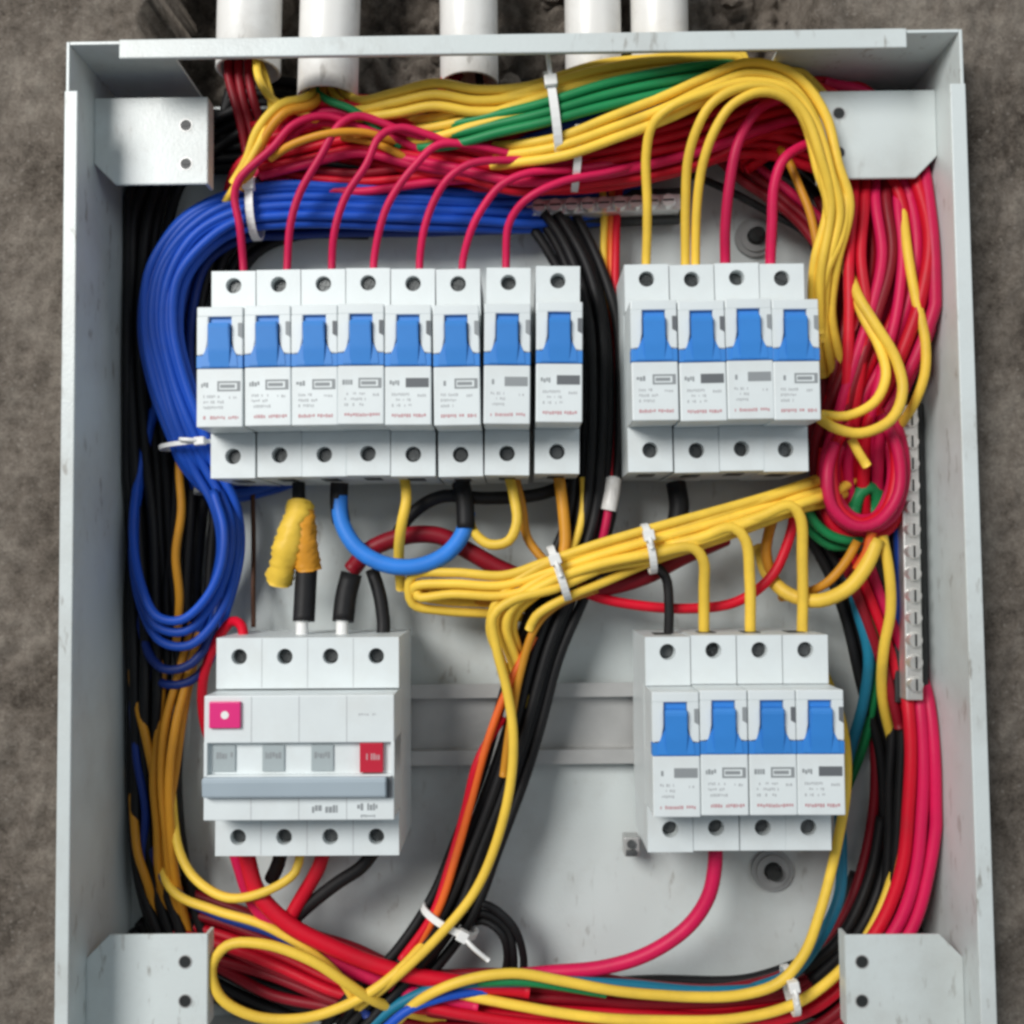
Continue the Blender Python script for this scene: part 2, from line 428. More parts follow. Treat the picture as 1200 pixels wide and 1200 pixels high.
def make_breaker(variant):
    r = random.Random(100 + variant)
    root = empty('circuit_breaker')
    g = 8.82
    b = MB()
    # side profile body: shoulder blocks at terminal height, waist under the nose
    b.box(-g, g, -BH, -.0, 8.0, HT-6.0)
    for (va, vb_, cv) in ((NT+.1, 0, -5.9), (-BH, NB-.1, -74.6)):
        b.holed(-g, g, va, vb_, HT, [(0, cv, 3.15)], 5.2)
        lo, hi = va, vb_
        for q in ((-g, lo, -g, hi), (g, lo, g, hi), (-g, lo, g, lo), (-g, hi, g, hi)):
            p = [b.bm.verts.new((q[0], -HT, q[1])), b.bm.verts.new((q[2], -HT, q[3])), b.bm.verts.new((q[2], -(HT-6.0), q[3])), b.bm.verts.new((q[0], -(HT-6.0), q[1]))]
            b.bm.faces.new(p)
    b.build('body', 'white', root)
    # wire entry mouths
    for (v0, v1) in ((.02, .25), (-BH-.25, -BH-.02)):
        MB().box(-3.4, 3.4, v0, v1, 30, 41).build('wire_clamp', 'dark', root)
    n = MB()
    n.box(-g, g, NB, -42.9, HT-6, HN, .45)                     # label face
    n.box(-g+.1, g-.1, -43.2, NT-.2, HT-6, HN-4.2)             # floor of the toggle pocket
    n.box(-g, g, -23.0, NT, HN-4.5, HN, .45)                   # cap
    for s_ in (-1, 1):                                         # cheeks either side of the toggle, spreading at the top
        n.prism([(s_*g, -22.6), (s_*4.4, -22.6), (s_*4.5, -32), (s_*5.6, -37.5), (s_*g, -37.9)], 'h', HN-4.6, HN, .3)
    nose = n.build('nose', 'white', root)
    MB().box(-g-.02, g+.02, -42.75, -38.05, HN-4.1, HN+.25, .2).build('blue_band', 'blue_t', root)
    t = MB()
    # toggle lever: rises from the band, leans up
    prof = [(-38.6, HN-3), (-42.6, HN+.2), (-42.5, HN+.5), (-36, HN+1.5), (-27.2, HN+2.4), (-25.6, HN+1.8), (-25.4, HN-3)]
    t.box(-4.2, 4.2, -25.8, -23.05, HN-4.1, HN-1.6)
    t.prism(prof, 'u', -4.05, 4.05, .35)
    t.prism([(-7.0, -42.3), (-6.6, -38.3), (-4.0, -33.0), (4.0, -33.0), (6.6, -38.3), (7.0, -42.3)], 'h', HN-3, HN+.55, .15)
    t.build('toggle', 'blue_t', root)
    ind = MB().prism([(g-1.9, -25.4), (g-.2, -25.4), (g-.2, -31.4), (g-1.9, -30.4)], 'h', HN+.01, HN+.12).build('indicator_window', 'printd' if variant % 2 else 'print', root)
    # flat print on the label face
    f = MB(); glyphs(f, -7.0, -3.2, -50.2, -48.3, HN+.01, r); f.build('rating_print', 'print', nose)
    f = MB(); y0 = -47.3 - r.uniform(0, .5)
    if variant % 3 == 1:
        f.box(-.9, 7.9, y0-3.6, y0, HN+.01, HN+.07)
    else:
        f.box(-.9, 7.9, y0-.7, y0, HN+.01, HN+.07); f.box(-.9, 7.9, y0-3.9, y0-3.2, HN+.01, HN+.07)
        f.box(-.9, -.2, y0-3.2, y0-.7, HN+.01, HN+.07); f.box(6.6, 7.9, y0-3.2, y0-.7, HN+.01, HN+.07)
        f.box(0.2, 5.8, y0-2.6, y0-1.3, HN+.01, HN+.07)
    f.build('model_print', 'print' if variant != 1 else 'printd', nose)
    f = MB()
    for k in range(3):
        glyphs(f, -6.2, r.uniform(-1, 2.2), -54.2-k*2.1, -53.1-k*2.1, HN+.01, r, .8, .3, .7)
    glyphs(f, 3.6, 7, -54.6, -53.6, HN+.01, r, .7, .3, .8)
    f.build('caption_print', 'printl', nose)
    f = MB(); glyphs(f, -6.2, 7.2, -62.4, -61.1, HN+.01, r, .9, .4, .9); f.build('red_caption_print', 'printr', nose)
    for cv in (-5.9, -74.6):
        w = link_mesh('screw_well', WELL, M['dark'], root); w.location = wp(0, cv, HT+.3)
        sc = link_mesh('terminal_screw', SCREW, M['screw'], root); sc.location = wp(0, cv, HT-.9)
    return root
protos = [make_breaker(k) for k in range(7)]
used = set()
def place_breaker(u, v, variant, label, group, tilt=0.0):
    o = copy_tree(protos[variant]) if variant in used else protos[variant]
    used.add(variant)
    o.location = wp(u, v, 0)
    o.rotation_euler = (0, tilt, 0)
    tag(o, label, 'breaker', group)
    for ch in o.children:
        if ch.name.startswith('terminal_screw'):
            ch.rotation_euler = (0, rnd.uniform(0, 3), 0)
            ch.location.y += rnd.uniform(-.0006, .0014)
    return o
AU, AV = -119.76, 108.16
ords = ['end breaker of the long upper row, next to the thick blue loop', 'second breaker from the blue loop in the long upper row', 'third breaker from the blue loop in the long upper row',
        'fourth breaker from the blue loop in the long upper row', 'fifth breaker from the blue loop in the long upper row', 'sixth breaker from the blue loop, last before the dark gap',
        'breaker standing alone between two dark gaps in the long upper row', 'end breaker with no wire on top, beside the black cable trunk']
xs = [AU + 9 + 18*i for i in range(6)] + [AU + 117 + 2.3, AU + 135 + 4.1]
for i, x in enumerate(xs):
    place_breaker(x, AV + (-.6 if i == 5 else 0) + rnd.uniform(-.35, .35), [0, 2, 3, 5, 1, 6, 4, 1][i], 'white one-pole ' + ords[i], 'upper left breakers', rnd.uniform(-.009, .009) + (.010 if i > 5 else 0))
BU, BV = 45.66, 108.38
for i, t in enumerate(['with a single yellow wire on top, beside the black trunk', 'with a pair of yellow wires on top, in the row of four', 'with one crimson wire on top, next to the yellow pair', 'beside the red wire mass, one crimson wire on top']):
    place_breaker(BU + 9 + 18*i, BV + rnd.uniform(-.3, .3), [3, 1, 4, 6][i], 'white one-pole breaker ' + t, 'upper right breakers', -.004 + rnd.uniform(-.006, .006))
DU, DV = 51.35, -39.72
for i, t in enumerate(['with a thin black wire on top, facing the bare rail', 'with a crimson wire leaving below, second from the bare rail', 'between the crimson wired and the end one, lower row of four', 'beside the teal cable, end of the lower row of four']):
    place_breaker(DU + 9 + 18*i, DV + rnd.uniform(-.3, .3), [4, 2, 5, 1][i], 'white one-pole breaker ' + t, 'lower right breakers', .003 + rnd.uniform(-.006, .006))

# ---------------------------------------------------------------- four-pole residual current breaker
def rcd():
    U0, V0 = -117.15, -38.64
    root = empty('residual_current_breaker', U0 + 36, V0, 0)
    tag(root, 'wide white four-pole safety breaker with pink test button and grey bar handle', 'breaker')
    g, BHc = 35.9, 84.6
    b = MB()
    b.box(-g, g, -BHc, 0, 8, HT-6)
    cu = [-27 + 18*k for k in range(4)]
    for (va, vb_, cv) in ((-19.9, 0, -7.4), (-BHc, -67.6, -77.4)):
        b.holed(-g, g, va, vb_, HT, [(c, cv, 3.1) for c in cu], 5.6)
        for q in ((-g, va, -g, vb_), (g, va, g, vb_), (-g, va, g, va), (-g, vb_, g, vb_)):
            p = [b.bm.verts.new((q[0], -HT, q[1])), b.bm.verts.new((q[2], -HT, q[3])), b.bm.verts.new((q[2], -(HT-6), q[3])), b.bm.verts.new((q[0], -(HT-6), q[1]))]
            b.bm.faces.new(p)
    b.build('body', 'white', root)
    for k in range(3):
        MB().box(-18+18*k-.16, -18+18*k+.16, -19.5, -.4, HT+.01, HT+.05).box(-18+18*k-.16, -18+18*k+.16, -BHc+.4, -68, HT+.01, HT+.05).build('module_seam', 'printl', root)
    n = MB()
    n.box(-g, g, -38.4, -20.6, HT-6, HN-3, .4)                 # upper face
    n.box(-g, g, -50.6, -38.2, HT-6, HN-6)                     # recessed window strip
    n.box(-g, g, -67.2, -50.4, HT-6, HN-3, .4)
    n.box(-g, -g+1.2, -51, -38, HT-6, HN-3); n.box(g-1.2, g, -51, -38, HT-6, HN-3)
    nose = n.build('nose', 'white', root)
    for k in range(3):
        MB().box(-18+18*k-.15, -18+18*k+.15, -38.2, -21, HN-2.99, HN-2.94).box(-18+18*k-.15, -18+18*k+.15, -67, -59, HN-2.99, HN-2.94).build('module_seam', 'printl', nose)
    tb = MB().box(-33.6, -21.8, -32.6, -22.6, HN-2.99, HN-1.4, .4).build('test_button', 'pink', root)
    MB().cyl(-27.6, -27.6, HN-1.39, HN-1.3, 1.5, 16).build('button_print', 'tie', tb)
    for k in range(3):
        w = MB().box(-33.0+18.6*k, -24.6+18.6*k, -49.4, -39.6, HN-5.99, HN-5.2, .2).build('pole_window', 'window', root)
        f = MB(); glyphs(f, -31.8+18.6*k, -25.4+18.6*k, -44.6, -42.2, HN-5.19, random.Random(k), .95); f.build('window_print', 'print', w)
    fl = MB().box(22.8, 31.6, -49.8, -38.6, HN-5.99, HN-3.6, .3).build('red_flag', 'flag', root)
    f = MB(); glyphs(f, 24.4, 30.4, -45.0, -42.6, HN-3.59, random.Random(8), .95); f.build('flag_print', 'printr', fl)
    bar = MB().prism([(-50.8, HN-3), (-50.4, HN+1.0), (-51.6, HN+1.8), (-57.6, HN+1.2), (-58.8, HN-3)], 'u', -35.2, 33.4, .4).build('toggle_bar', 'greybar', root)
    MB().box(33.5, 35.2, -58.6, -51, HN-2.99, HN-1.5).build('bar_latch', 'printd', root)
    f = MB(); glyphs(f, 5, 14.6, -64.4, -61.6, HN-2.99, random.Random(3), .7, .7, 1.3); f.build('rating_print', 'print', nose)
    f = MB(); glyphs(f, 22, 29.6, -63.6, -61.0, HN-2.99, random.Random(5), .9, .6, 1.2); glyphs(f, 22.5, 29, -66.2, -65.2, HN-2.99, random.Random(6), .8, .3, .7); f.build('caption_print', 'print', nose)
    f = MB(); glyphs(f, 22.5, 29, -28.3, -27.5, HN-2.99, random.Random(9), .9, .3, .9); f.build('small_print', 'printl', nose)
    for cv in (-7.4, -77.4):
        for c in cu:
            w = link_mesh('screw_well', WELL, M['dark'], root); w.location = wp(c, cv, HT)
            sc = link_mesh('terminal_screw', SCREW, M['screw'], root); sc.location = wp(c, cv, HT-1.9); sc.rotation_euler = (0, rnd.uniform(0, 3), 0)
    root.rotation_euler = (0, .004, 0)
rcd()

# end stops clipped on the rails
def end_stop(x, y, label):
    c = at(x, y, 14)
    e = empty('end_stop', c.x, c.y, 6)
    tag(e, label, 'clip', 'rail end stops')
    MB().box(-3.5, 3, -4, 4, 0, 9, .5).build('clip_body', 'zinc', e)
    MB().box(-3, 1.6, -3.4, -1, 9.0, 11, .3).cyl(-.6, 1.4, 9.0, 10.2, 1.8, 14).build('clip_screw', 'screw', e)
end_stop(741, 992, 'small grey rail clip beside the lower row of four breakers')
end_stop(237, 569, 'small grey rail clip under the breaker by the blue loop')

# ---------------------------------------------------------------- conduits
def conduit(xc, xw, yend, hc, label, lean=0.0):
    a = at(xc, yend, hc)
    e = at(xc + xw/2, yend, hc)
    r = e.x - a.x
    root = empty('conduit', a.x, a.y, hc)
    n = 28; bm = bmesh.new()
    rings = []
    for (rr, v) in ((r-1.6, 14), (r-1.6, 0.3), (r-1.2, 0), (r-.3, 0), (r, .3), (r, 40), (r, 200)):
        rings.append([bm.verts.new((rr*math.cos(2*math.pi*i/n) + lean*v, rr*math.sin(2*math.pi*i/n), v)) for i in range(n)])
    for k in range(len(rings)-1):
        for i in range(n): bm.faces.new([rings[k][i], rings[k][(i+1) % n], rings[k+1][(i+1) % n], rings[k+1][i]])
    bm.faces.new(rings[0])
    bmesh.ops.recalc_face_normals(bm, faces=bm.faces)
    bmesh.ops.scale(bm, vec=(MM,)*3, verts=bm.verts)
    me = bpy.data.meshes.new('conduit'); bm.to_mesh(me); bm.free()
    for p in me.polygons: p.use_smooth = True
    link_mesh('pipe', me, M['pvc'], root)
    tag(root, label, 'conduit', 'white conduits')
    return root
conduit(291, 74, 84, 34, 'grimy white conduit nearest the box corner, dark red wires below its mouth', .02)
conduit(384, 70, 116, 34, 'white conduit reaching deepest into the box, second from the left corner tab', .03)
conduit(550, 68, 100, 34, 'white conduit standing alone in the middle of the chase', 0)
conduit(696, 66, 112, 34, 'white conduit of the close pair, behind the tall white cable tie', 0)
conduit(774, 67, 96, 34, 'white conduit of the close pair, farther from the tall white tie', 0)

# ---------------------------------------------------------------- wires
def spline(pts, step=2.6):
    P = [pts[0]*2 - pts[1]] + list(pts) + [pts[-1]*2 - pts[-2]]
    out = []
    for i in range(1, len(P)-2):
        p0, p1, p2, p3 = P[i-1:i+3]
        # centripetal catmull-rom
        t0 = 0; t1 = t0 + max((p1-p0).length, 1e-3)**.5; t2 = t1 + max((p2-p1).length, 1e-3)**.5; t3 = t2 + max((p3-p2).length, 1e-3)**.5
        n = max(2, int((p2-p1).length/step))
        for k in range(n):
            t = t1 + (t2-t1)*k/n
            A1 = p0*((t1-t)/(t1-t0)) + p1*((t-t0)/(t1-t0)); A2 = p1*((t2-t)/(t2-t1)) + p2*((t-t1)/(t2-t1)); A3 = p2*((t3-t)/(t3-t2)) + p3*((t-t2)/(t3-t2))
            B1 = A1*((t2-t)/(t2-t0)) + A2*((t-t0)/(t2-t0)); B2 = A2*((t3-t)/(t3-t1)) + A3*((t-t1)/(t3-t1))
            out.append(B1*((t2-t)/(t2-t1)) + B2*((t-t1)/(t2-t1)))
    out.append(pts[-1])
    return out

def tube_mesh(name, pts, r, n=10):
    """pts in panel millimetres"""
    m = len(pts)
    tang = [(pts[min(i+1, m-1)] - pts[max(i-1, 0)]).normalized() for i in range(m)]
    nrm = tang[0].orthogonal().normalized()
    verts, faces = [], []
    for i in range(m):
        nrm = (nrm - tang[i]*nrm.dot(tang[i])).normalized()
        bi = tang[i].cross(nrm)
        for k in range(n):
            a = 2*math.pi*k/n
            p = pts[i] + nrm*(r*math.cos(a)) + bi*(r*math.sin(a))
            verts.append((p.x*MM, -p.z*MM, p.y*MM))
    for i in range(m-1):
        for k in range(n):
            a, b = i*n+k, i*n+(k+1) % n
            faces.append((a, b, b+n, a+n))
    faces.append(tuple(range(n))); faces.append(tuple((m-1)*n+k for k in reversed(range(n))))
    me = bpy.data.meshes.new(name); me.from_pydata(verts, [], faces)
    for p in me.polygons: p.use_smooth = len(p.vertices) == 4
    return me

def wire(col, pts, label, r=2.0, group=None, name=None, raw=False, wob=0.5):
    if not raw: r = r*.86 if r < 3 else r*.93
    P = pts if raw else [at(*p) for p in pts]
    Q = spline(P)
    sd = rnd.uniform(0, 100)
    n = len(Q)
    for i in range(n):
        f = min(1, i/6, (n-1-i)/6)
        Q[i] = Q[i] + Vector((noise.noise(Vector((i*.07, sd, 0))), noise.noise(Vector((i*.07, sd, 5))), noise.noise(Vector((i*.07, sd, 9)))*.6))*wob*f
    for q in Q:
        q.x = min(max(q.x, UL + T + r + .4), UR - T - r - .4)
        if q.x > sl1 - 12 or q.z + r > sh1 or q.x < sl0 + 8: q.y = min(q.y, VT - T - r - .5)
        q.z = max(q.z, r + .3)
    nm = name or ((col if col not in ('crimson', 'sky', 'navy', 'amber') else {'crimson': 'red', 'sky': 'blue', 'navy': 'blue', 'amber': 'yellow'}[col]) + '_wire')
    o = link_mesh(nm, tube_mesh(nm, Q, r), M[col])
    tag(o, label, 'wire', group)
    return o

def bundle(cols, pts, label, group, a=8, b=5, r=1.9, spread=0.6, name=None, ends=0.0):
    """several wires side by side along one path; a: half width in the panel plane, b: half height off it"""
    P = [at(*p) for p in pts]
    n = len(cols)
    slots = []
    k = 0
    # hexagonal slots inside the ellipse, nearest the centre first
    d = 2*r*1.04
    for j in range(-8, 9):
        for i in range(-8, 9):
            x = (i + .5*(j % 2))*d; y = j*d*.87
            slots.append(((x/a)**2 + (y/b)**2, x, y))
    slots.sort()
    sl = slots[:n]
    rnd.shuffle(sl)
    for c, (q, x, y) in zip(cols, sl):
        R = []
        tw = rnd.uniform(-.25, .25)
        for i, p in enumerate(P):
            t = (P[min(i+1, len(P)-1)] - P[max(i-1, 0)]); t.z = 0; t.normalize()
            side = Vector((-t.y, t.x, 0))
            f = 1 + .25*noise.noise(Vector((i*.9, x*3, y*3)))*spread
            jx = spread*1.6*noise.noise(Vector((i*.8, x*5+y, 2))); jy = spread*1.4*noise.noise(Vector((i*.8, x+y*5, 8)))
            pt = p + side*(x*f + jx) + Vector((0, 0, y*f + jy))
            if pt.z < r + .4: pt.z = r + .4
            R.append(pt)
        if ends:
            R[-1] = R[-1] + (R[-1]-R[-2]).normalized()*rnd.uniform(-ends, ends)
        wire(c, R, label.replace('{c}', {'crimson': 'red', 'navy': 'dark blue', 'sky': 'blue', 'amber': 'dull yellow', 'dark_red': 'dark red'}.get(c, c)), r, group, raw=True, wob=.5)

# --- crimson drops into the long upper row
drops = [
    [(286, 326, 36), (285, 308, 36), (281, 266, 40), (275, 231, 42), (280, 212, 44), (319, 174, 46), (344, 146, 46), (380, 136, 44), (430, 152, 42), (500, 172, 36), (560, 186, 26)],
    [(336, 326, 36), (337, 308, 36), (341, 263, 40), (352, 225, 43), (376, 183, 46), (398, 147, 47), (420, 136, 46), (470, 152, 44), (540, 174, 38), (610, 190, 28)],
    [(389, 326, 36), (389, 308, 36), (392, 272, 40), (405, 231, 43), (430, 193, 46), (446, 160, 47), (470, 150, 46), (520, 164, 44), (590, 182, 40), (660, 188, 30)],
    [(438, 326, 36), (438, 308, 36), (446, 266, 40), (458, 234, 43), (484, 196, 46), (512, 170, 47), (550, 170, 46), (620, 184, 42), (690, 186, 30)],
    [(492, 326, 36), (492, 308, 36), (498, 266, 40), (509, 234, 43), (524, 210, 46), (548, 193, 47), (600, 188, 46), (670, 190, 42), (740, 182, 30)],
    [(542, 326, 36), (542, 308, 36), (552, 272, 40), (566, 244, 43), (587, 217, 46), (618, 202, 47), (670, 198, 45), (720, 192, 40), (780, 180, 28)],
    [(593, 326, 36), (593, 308, 36), (595, 266, 40), (605, 246, 43), (622, 230, 46), (660, 212, 47), (710, 202, 45), (760, 190, 38), (810, 174, 26)]]
nth = ['first', 'second', 'third', 'fourth', 'fifth', 'sixth', 'seventh']
for i, d in enumerate(drops):
    wire('crimson', d, 'crimson wire dropping over the blue bundle into the %s breaker from the blue loop' % nth[i], 1.9, 'crimson drops of the long row')
# --- red trunk along the top
RT = 'red wire in the thick red trunk along the top of the box'
bundle(['red']*13 + ['crimson']*4, [(400, 150, 26), (470, 158, 32), (540, 172, 35), (610, 186, 36), (680, 180, 37), (750, 168, 37), (820, 150, 36), (880, 126, 34), (940, 116, 32), (1000, 140, 30), (1040, 200, 26), (1050, 260, 22)], RT, 'red trunk', 15, 5, 2.1)
bundle(['red']*8 + ['crimson']*2, [(520, 200, 22), (590, 198, 27), (650, 200, 30), (720, 195, 31), (790, 178, 31), (850, 160, 30), (910, 160, 28), (970, 180, 28)], RT, 'red trunk', 10, 4, 2.0)
bundle(['red']*6, [(540, 168, 30), (630, 146, 41), (690, 128, 43), (760, 118, 42), (830, 104, 40), (890, 96, 38), (950, 100, 36), (1010, 130, 34)], RT, 'red trunk', 6, 4, 2.0)
bundle(['red', 'crimson', 'red', 'red', 'red', 'crimson', 'red'], [(300, 178, 34), (350, 166, 36), (420, 152, 37), (490, 160, 37), (560, 172, 37)], 'red wire fanning out at the thin left end of the red trunk', 'red fan', 13, 3, 1.9, 1.2)
bundle(['red', 'crimson', 'dark_red'], [(306, 194, 30), (350, 206, 30), (420, 212, 31), (500, 204, 32), (570, 198, 33)], 'red wire lying just above the blue bundle', 'red fan', 6, 3, 1.8, 1.2)
bundle(['crimson', 'red', 'crimson'], [(272, 236, 26), (285, 205, 30), (320, 172, 34), (350, 140, 38), (390, 132, 40), (440, 145, 40), (500, 166, 38)], 'red wire climbing from the end of the blue bundle', 'red fan', 4, 3, 1.8, 1.2)
# --- yellow, green over the trunk
bundle(['yellow']*4, [(384, 70, 34), (388, 104, 34), (415, 128, 40), (460, 120, 46), (510, 112, 50), (560, 118, 50), (620, 112, 50), (700, 92, 50), (780, 78, 48), (860, 74, 46), (920, 88, 44), (955, 120, 40), (1000, 170, 34), (1020, 230, 26), (1022, 290, 20)], 'yellow wire in the topmost yellow strand over the conduits', 'top yellow strand', 7, 4, 2.0, 1.0)
bundle(['yellow']*3, [(430, 152, 30), (505, 150, 42), (560, 136, 48), (620, 118, 51), (700, 96, 52), (780, 82, 52), (850, 78, 50), (905, 88, 47), (950, 120, 44), (985, 180, 38), (1000, 240, 30)], 'yellow wire in the topmost yellow strand over the conduits', 'top yellow strand', 6, 3, 2.0)
bundle(['green']*3, [(440, 160, 28), (525, 158, 44), (580, 146, 50), (640, 131, 54), (710, 113, 56), (780, 96, 56), (835, 88, 52), (900, 94, 42), (950, 120, 34), (990, 170, 28)], 'green wire running under the topmost yellow strand', 'top green strand', 5, 4, 2.0)
bundle(['blue', 'navy'], [(520, 170, 30), (600, 158, 40), (660, 138, 45), (720, 122, 46), (790, 104, 44), (850, 92, 40)], 'blue wire peeping out below the green strand', 'top blue strand', 3, 3, 1.9)
bundle(['yellow']*4, [(500, 186, 26), (560, 184, 36), (610, 180, 46), (660, 170, 52), (720, 150, 55), (780, 126, 57), (830, 103, 58), (880, 88, 57), (925, 98, 55), (955, 140, 53), (970, 195, 52), (983, 240, 50), (968, 310, 44), (964, 370, 36), (975, 440, 28)], 'yellow wire in the strand arching over the red trunk and down beside the tab', 'yellow arch', 6, 4, 2.0)
wire('yellow', [(757, 326, 36), (757, 308, 36), (758, 240, 44), (757, 180, 52), (764, 146, 58), (784, 126, 62), (830, 108, 63), (882, 96, 60), (930, 108, 58), (958, 150, 56), (974, 205, 54), (984, 250, 51), (970, 315, 45), (966, 380, 34)], 'single yellow wire dropping into the breaker row under the red trunk', 2.2)
wire('yellow', [(803, 326, 36), (803, 308, 36), (803, 240, 44), (806, 185, 52), (816, 150, 58), (832, 122, 62), (862, 104, 64), (905, 103, 61), (940, 130, 59), (960, 180, 57), (974, 240, 52), (962, 320, 46), (962, 390, 34)], 'inner yellow wire of the pair entering one breaker', 2.2, 'yellow pair')
wire('yellow', [(815, 326, 36), (815, 308, 36), (817, 240, 44), (824, 190, 52), (838, 150, 58), (858, 122, 62), (890, 108, 63), (925, 118, 60), (950, 155, 56), (965, 210, 53), (972, 260, 50), (960, 330, 44), (964, 400, 32)], 'outer yellow wire of the pair, arching on to the red mass', 2.2, 'yellow pair')
wire('yellow', [(985, 205, 50), (992, 235, 50), (986, 275, 48), (968, 320, 45), (962, 370, 36), (970, 430, 26)], 'yellow wire emerging below the corner tab beside the red mass', 2.2)
wire('amber', [(905, 165, 24), (925, 190, 34), (936, 215, 36), (950, 250, 38), (960, 300, 38), (962, 345, 36)], 'dull yellow wire slanting across the red knot beside the grommet', 2.0)
wire('crimson', [(850, 326, 36), (850, 308, 36), (850, 265, 42), (855, 215, 48), (866, 165, 52), (888, 128, 50), (925, 110, 44)], 'crimson wire dropping into the breaker left of the grommet', 2.5)
wire('crimson', [(903, 326, 36), (903, 308, 36), (905, 265, 40), (908, 215, 44), (920, 185, 46), (955, 165, 44), (1000, 150, 40)], 'crimson wire dropping into the breaker right of the grommet', 2.5)
bundle(['red', 'crimson', 'red', 'red'], [(868, 190, 26), (905, 165, 28), (940, 150, 28), (985, 165, 28), (1010, 200, 28)], 'red wire of the tangle behind the crimson drops', 'red tangle', 8, 4, 2.0, 1.5)
bundle(['dark_red', 'red', 'dark_red', 'crimson'], [(846, 175, 18), (880, 205, 20), (920, 235, 22), (955, 265, 24), (985, 320, 26), (985, 380, 26)], 'red wire slanting from the tangle to the breaker corner', 'red tangle', 8, 4, 2.0, 1.0)
wire('black', [(800, 200, 12), (850, 222, 14), (900, 248, 16), (945, 275, 18), (970, 330, 20)], 'black wire slanting behind the crimson drops', 2.0)
# --- from the first conduit
bundle(['dark_red']*4, [(280, 60, 34), (280, 88, 34), (286, 120, 34), (296, 150, 32), (300, 180, 30)], 'dark red wire hanging from the grimy corner conduit', 'corner conduit reds', 5, 4, 2.0, .8)
wire('yellow', [(300, 66, 40), (304, 92, 42), (322, 118, 44), (350, 130, 44), (390, 150, 36), (440, 175, 28)], 'yellow wire leaving the grimy corner conduit', 2.0)
wire('yellow', [(300, 60, 34), (312, 95, 36), (318, 130, 44), (308, 160, 46), (292, 190, 44), (272, 225, 38), (262, 240, 32)], 'yellow wire curling down towards the blue loop', 1.9)
bundle(['yellow', 'amber'], [(376, 70, 34), (378, 106, 36), (362, 124, 44), (335, 132, 48), (310, 160, 46), (298, 192, 42), (282, 222, 38)], 'yellow wire bent over beside the second conduit', 'yellow bends', 4, 2, 1.9)
wire('amber', [(316, 186, 42), (345, 168, 46), (385, 156, 48), (430, 156, 44), (480, 172, 36), (540, 190, 24)], 'dull yellow wire crossing under the crimson drops', 1.9)
wire('amber', [(400, 160, 40), (440, 168, 40), (470, 182, 38), (510, 205, 26), (540, 225, 16)], 'dull yellow wire half hidden in the red fan', 1.9)
wire('green', [(370, 70, 34), (372, 106, 36), (388, 120, 43), (410, 128, 44), (470, 172, 38)], 'green wire below the second conduit', 1.9)
bundle(['red', 'dark_red'], [(540, 80, 36), (530, 108, 38), (545, 124, 40), (590, 140, 40), (640, 150, 40)], 'red wire leaving the middle conduit', 'middle conduit reds', 4, 3, 2.0)
wire('black', [(560, 80, 36), (566, 106, 38), (590, 122, 40), (640, 136, 38)], 'black wire leaving the middle conduit', 1.9)
# --- blue loop
BL = 'blue wire in the thick blue loop round the long breaker row'
loop_top = [(760, 232, 6), (690, 240, 9), (630, 247, 14), (560, 246, 20), (480, 242, 24), (400, 240, 27), (330, 240, 29), (275, 248, 30), (228, 276, 30), (196, 325, 29), (188, 385, 28), (200, 445, 27), (220, 500, 26)]
bundle(['blue']*11 + ['navy']*2, loop_top + [(238, 538, 22), (262, 560, 14), (310, 555, 6), (370, 530, 5)], BL, 'blue loop', 9.5, 6.5, 2.0, .6)
bundle(['blue']*4, [(x - 3, y - 6, h + 3) for x, y, h in loop_top] + [(238, 545, 26), (262, 592, 24), (270, 645, 18), (255, 710, 12), (236, 760, 8)], 'blue wire leaving the blue loop for the hanging coil', 'blue loop outlet', 5, 3, 2.0, .6)
bundle(['navy']*4 + ['blue'], [(700, 250, 5), (600, 258, 7), (500, 262, 10), (420, 262, 12), (340, 264, 14), (280, 270, 14), (235, 300, 12), (215, 350, 12), (212, 420, 12), (225, 500, 12), (240, 570, 12)], 'dark blue wire at the back of the blue loop', 'blue loop back', 6, 4, 2.0)
loops = [
    [(258, 575, 26), (270, 610, 28), (268, 655, 30), (250, 705, 30), (218, 740, 30), (185, 735, 28), (166, 700, 24), (158, 640, 20), (165, 560, 16), (180, 480, 14)],
    [(262, 570, 22), (278, 615, 24), (276, 665, 26), (258, 720, 28), (224, 756, 28), (190, 752, 26), (168, 716, 22), (156, 650, 16), (162, 580, 12), (176, 500, 8)],
    [(250, 575, 30), (262, 620, 34), (258, 665, 35), (240, 702, 35), (212, 726, 34), (184, 722, 32), (165, 685, 28), (156, 620, 22), (166, 540, 16), (185, 470, 14)],
    [(256, 700, 14), (248, 745, 20), (225, 778, 24), (196, 785, 24), (176, 770, 20), (162, 720, 14)],
    [(258, 735, 10), (248, 770, 16), (225, 797, 18), (198, 802, 18), (178, 790, 14), (168, 750, 10)]]
for i, l in enumerate(loops):
    wire('blue' if i < 3 else 'navy', l, ['blue wire of the hanging blue coil, outer turn', 'blue wire of the hanging blue coil, turn nearest the panel', 'blue wire of the hanging blue coil, innermost short turn', 'dark blue wire sagging below the blue coil', 'dark blue wire hanging lowest under the blue coil'][i], 2.2, 'blue coil')
